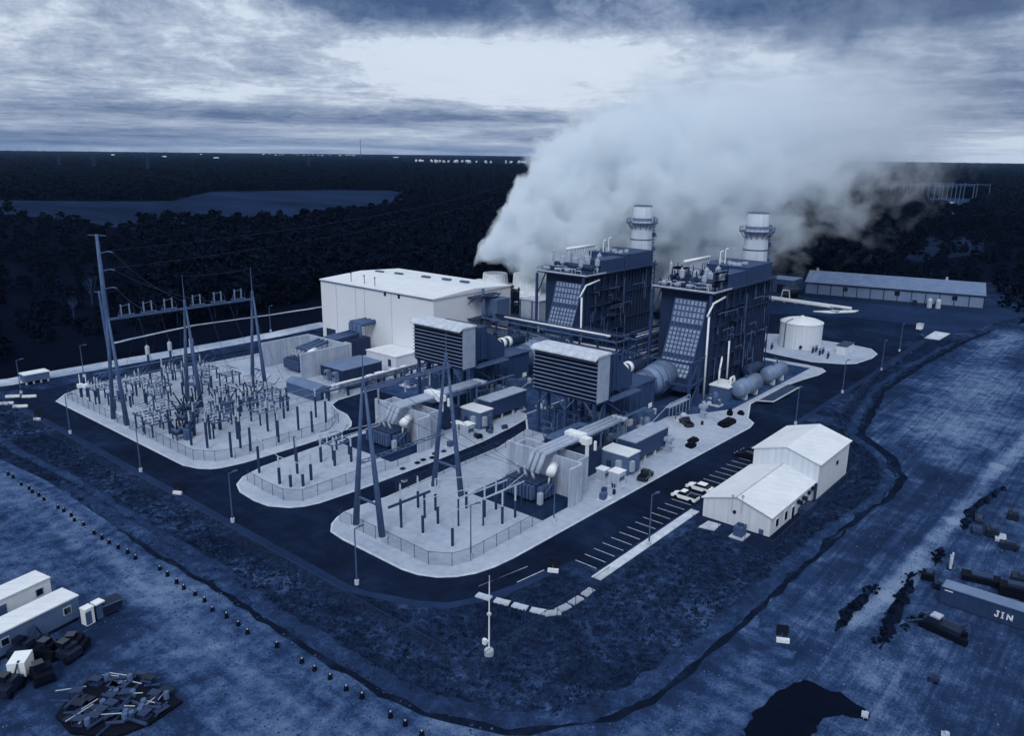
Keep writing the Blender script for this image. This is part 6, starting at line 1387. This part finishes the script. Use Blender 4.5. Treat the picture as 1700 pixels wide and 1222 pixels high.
scatter_build('loose_stones', 'stone', 'stone', [[(0, 120), (46, 170), (49.4, 105), (49.8, 64), (55, 44), (68, 36), (84, 35), (84, 30), (60, 28), (20, 60)], [(92, 33), (128, 33), (160, 31), (182, 43), (250, 50), (260, 15), (150, 0), (90, 5), (86, 24)]], 9000, .12, .3, 'loose stones and clods on the dirt', 4, [[(24, 98), (38, 100), (36, 116), (20, 112)], [(23, 76), (36, 76), (36, 98), (20, 98)], [(112, 3), (118, 3), (118, 18), (112, 18)]])

# ================================================================ far things
def az(px, dist): a = YAW+math.atan2(px-850, 1312.1/math.cos(PITCH)*1.02); return dist*math.sin(a), dist*math.cos(a)
fh = random.Random(8)
hs = [(168, 6200, 18), (255, 5200, 20), (343, 4700, 22), (648, 6800, 36), (318, 7600, 18)] + [(fh.uniform(670, 868), fh.uniform(4300, 4900), fh.uniform(6, 14)) for _ in range(34)] + [(fh.uniform(420, 580), fh.uniform(8200, 9600), fh.uniform(12, 24)) for _ in range(22)] + [(1611, 900, 8), (1655, 930, 8)]
for i, (px, dist, w) in enumerate(hs):
    x, y = az(px, dist); h = 15 if dist > 1000 else 8
    wz = 'on the far left horizon' if i < 5 else ('in the distant town strip left of the steam' if i < 39 else ('in the faint line of roofs on the horizon' if i < 61 else 'in the dark wood at the far right'))
    t = thing('distant_house', (x, y, 0), 'tiny white building '+wz, 'house', 'tiny white buildings '+wz)
    b = MB(); b.box(x-w/2, y-w/2, 0, x+w/2, y+w/2, h); b.build('wall', 'insul', t); b = MB(); b.xprism([(y-w*.55, h), (y+w*.55, h), (y, h*1.3)], x-w*.55, x+w*.55); b.build('roof', 'whiteroof', t)
x, y = az(589, 6500); t = thing('radio_mast', (x, y, 0), 'tall thin radio mast rising over the horizon left of centre', 'mast')
b = MB(); b.cyl((x, y, 0), (x, y, 150), 3, 1.4, 6); b.build('mast', 'steel', t); b = MB(); b.ball((x, y, 150), 4); b.build('beacon', 'insul', t)
for i, (px, dist, h) in enumerate(((226, 2000, 46), (75, 2400, 42), (134, 2300, 40), (1130, 1800, 40), (500, 2600, 44))):
    x, y = az(px, dist); t = thing('power_pylon', (x, y, 0), 'distant lattice pylon above the forest, %s from the left' % ORD[(1, 0, 2, 4, 3)[i]] if i != 0 else 'distant lattice pylon above the forest below the far left roofs', 'pylon', 'distant pylons')
    b = MB(); [b.bar((x+a*4, y+c_*4, 0), (x+a*.6, y+c_*.6, h), .7) for a in (-1, 1) for c_ in (-1, 1)]; b.build('tower', 'steeld', t); b = MB(); [b.bar((x-7, y+5, h*k), (x+7, y-5, h*k), .7) for k in (.7, .82, .94)]; b.build('cross_arm', 'steeld', t)
t = thing('distant_substation', (1240, 270, 0), 'distant substation of thin steel portal frames right of the steam', 'substation')
c0, c1 = Vector((1120, 285)), Vector((1330, 250))
b = MB()
for row in range(3):
    for i in range(6):
        p = c0.lerp(c1, i/5)+Vector((row*45-60, row*16-20)); p = Vector((1180+row*70, 318-i*16-row*7)); b.bar((p.x, p.y, 0), (p.x, p.y, 27), .9); 
        if i < 5: b.bar((p.x, p.y, 25), (p.x, p.y-16, 25), .8)
b.build('portal_frames', 'steel', t)
b = MB(); [b.box(1105+fh.uniform(0, 60), 236+i*5, 0, 1112+fh.uniform(0, 60), 240+i*5, fh.uniform(3, 7)) for i in range(12)]; b.build('switchgear', 'insul', t)
sheet('pale_clearing', [(1030, 230), (1130, 300), (1260, 330), (1420, 330), (1420, 240), (1100, 215)], .12, 'bank')
sheet('pale_clearing', [(520, 120), (560, 150), (700, 160), (720, 120), (600, 100)], .12, 'grass2')
sheet('pale_clearing', [(395, 98), (430, 96), (470, 60), (420, 60)], .12, 'grass2')

# ================================================================ steam
def steam(name, p0, length, zfun, rfun, dens, fade, label, step, nsc=.05):
    'a closed hull round the plume; density falls off from its axis and is broken up by billowing noise'
    ang = math.atan2(R0.y, R0.x)+STEAM_TURN
    n, k = 26, 14; b = MB()
    for i in range(n+1):
        t = length*i/n; r = rfun(t)*1.75+4; z = zfun(t)
        for j in range(k): a = 2*PI*j/k; b.v.append((t, math.cos(a)*r, max(z+math.sin(a)*r, -.5)))
    for i in range(n):
        for j in range(k): b.f.append((i*k+j, i*k+(j+1) % k, (i+1)*k+(j+1) % k, (i+1)*k+j))
    b.f.append(tuple(range(k))[::-1]); b.f.append(tuple(n*k+j for j in range(k)))
    me = bpy.data.meshes.new(name); me.from_pydata(b.v, [], b.f); o = bpy.data.objects.new(name, me); COL.objects.link(o)
    o.location = p0; o.rotation_euler = (0, 0, ang); o['kind'] = 'stuff'; o['label'] = label
    m = bpy.data.materials.new(name); m.use_nodes = True; nt = m.node_tree; nt.nodes.clear(); nb = NB(nt)
    co = nb.n('ShaderNodeTexCoord').outputs['Object']; q = nb.sep(co); t = nb.m('MAXIMUM', q[0], .01)
    zc, rc = zfun(t, nb), rfun(t, nb)
    wob = nb.noise(co, .022, 2, .5)
    dy = q[1]; dz = nb.m('SUBTRACT', nb.m('ADD', q[2], nb.m('MULTIPLY', nb.m('SUBTRACT', wob, .5), 16)), zc)
    dist = nb.m('DIVIDE', nb.m('SQRT', nb.m('ADD', nb.m('MULTIPLY', dy, dy), nb.m('MULTIPLY', dz, dz))), rc)
    n1 = nb.noise(co, nsc, 7, .58, .35)
    vo = nb.n('ShaderNodeTexVoronoi', feature='SMOOTH_F1'); nb.put(vo.inputs['Vector'], co); vo.inputs['Scale'].default_value = nsc*1.7; vo.inputs['Smoothness'].default_value = .6
    bil = nb.m('SUBTRACT', .5, vo.outputs['Distance'])
    far = nb.sstep(t, length*.1, length*.6)
    soft = nb.m('ADD', .16, nb.m('MULTIPLY', far, 1.0))                # edges soften downwind
    e = nb.m('ADD', nb.m('ADD', nb.m('SUBTRACT', 1.12, dist), nb.m('MULTIPLY', nb.m('SUBTRACT', n1, .5), nb.m('ADD', 2.0, nb.m('MULTIPLY', far, 1.5)))), nb.m('MULTIPLY', bil, .5))
    e = nb.m('SUBTRACT', e, nb.m('MULTIPLY', nb.sstep(q[0], 22, 4), .75))   # ragged, billowing start
    e = nb.m('DIVIDE', e, soft, clamp=True)
    fd = nb.sstep(nb.m('ADD', t, nb.m('MULTIPLY', nb.m('SUBTRACT', n1, .5), 90)), fade[1], fade[0]); fs = nb.sstep(q[0], 0, 2)
    thin = nb.m('MULTIPLY', nb.m('POWER', nb.m('DIVIDE', 9, rc), .7), nb.m('SUBTRACT', 1, nb.m('MULTIPLY', nb.sstep(q[2], 40, 100), .92)))
    dn = nb.m('MULTIPLY', nb.m('MULTIPLY', nb.m('MULTIPLY', e, fd), nb.m('MULTIPLY', fs, thin)), dens)
    pv = nb.n('ShaderNodeVolumePrincipled'); pv.inputs['Color'].default_value = (.95, .98, 1, 1); pv.inputs['Anisotropy'].default_value = 0
    nb.put(pv.inputs['Density'], dn); mo = nb.n('ShaderNodeOutputMaterial'); nt.links.new(pv.outputs[0], mo.inputs['Volume'])
    m.cycles.volume_step_rate = step; me.materials.append(m)
    return o
STEAM_TURN = 0.0
def top_bottom(t, nb):
    'upper and lower edge of the plume, t metres downwind of the cooling tower'
    if nb is None: return 20+8*max(t, 0)**.5, 13+.5*max(t-72, 0)
    return nb.m('ADD', 20, nb.m('MULTIPLY', 8, nb.m('POWER', t, .5))), nb.m('ADD', 13, nb.m('MULTIPLY', .5, nb.m('MAXIMUM', nb.m('SUBTRACT', t, 72), 0)))
def z_axis(t, nb=None):
    a, c = top_bottom(t, nb); return (a+c)/2 if nb is None else nb.m('MULTIPLY', nb.m('ADD', a, c), .5)
def radius(t, nb=None):
    a, c = top_bottom(t, nb); return (a-c)/2 if nb is None else nb.m('MULTIPLY', nb.m('SUBTRACT', a, c), .5)
steam('steam', (217, 202, 0), 255, z_axis, radius, .62, (50, 240), 'white steam plume drifting from the cooling tower across the sky', .4, .085)

# ================================================================ air
b = MB(); b.box(-1600, -2600, -1, 14100, 14100, 165); hz = b.build('haze', 'glass'); hz['kind'] = 'stuff'; hz['label'] = 'thin blue air over the whole plain'
m = bpy.data.materials.new('haze'); m.use_nodes = True; nt = m.node_tree; nt.nodes.clear(); nb = NB(nt)
pv = nb.n('ShaderNodeVolumePrincipled'); pv.inputs['Color'].default_value = (.34, .6, 1, 1); pv.inputs['Density'].default_value = 2.1e-5; pv.inputs['Anisotropy'].default_value = .2
mo = nb.n('ShaderNodeOutputMaterial'); nt.links.new(pv.outputs[0], mo.inputs['Volume']); hz.data.materials.clear(); hz.data.materials.append(m)
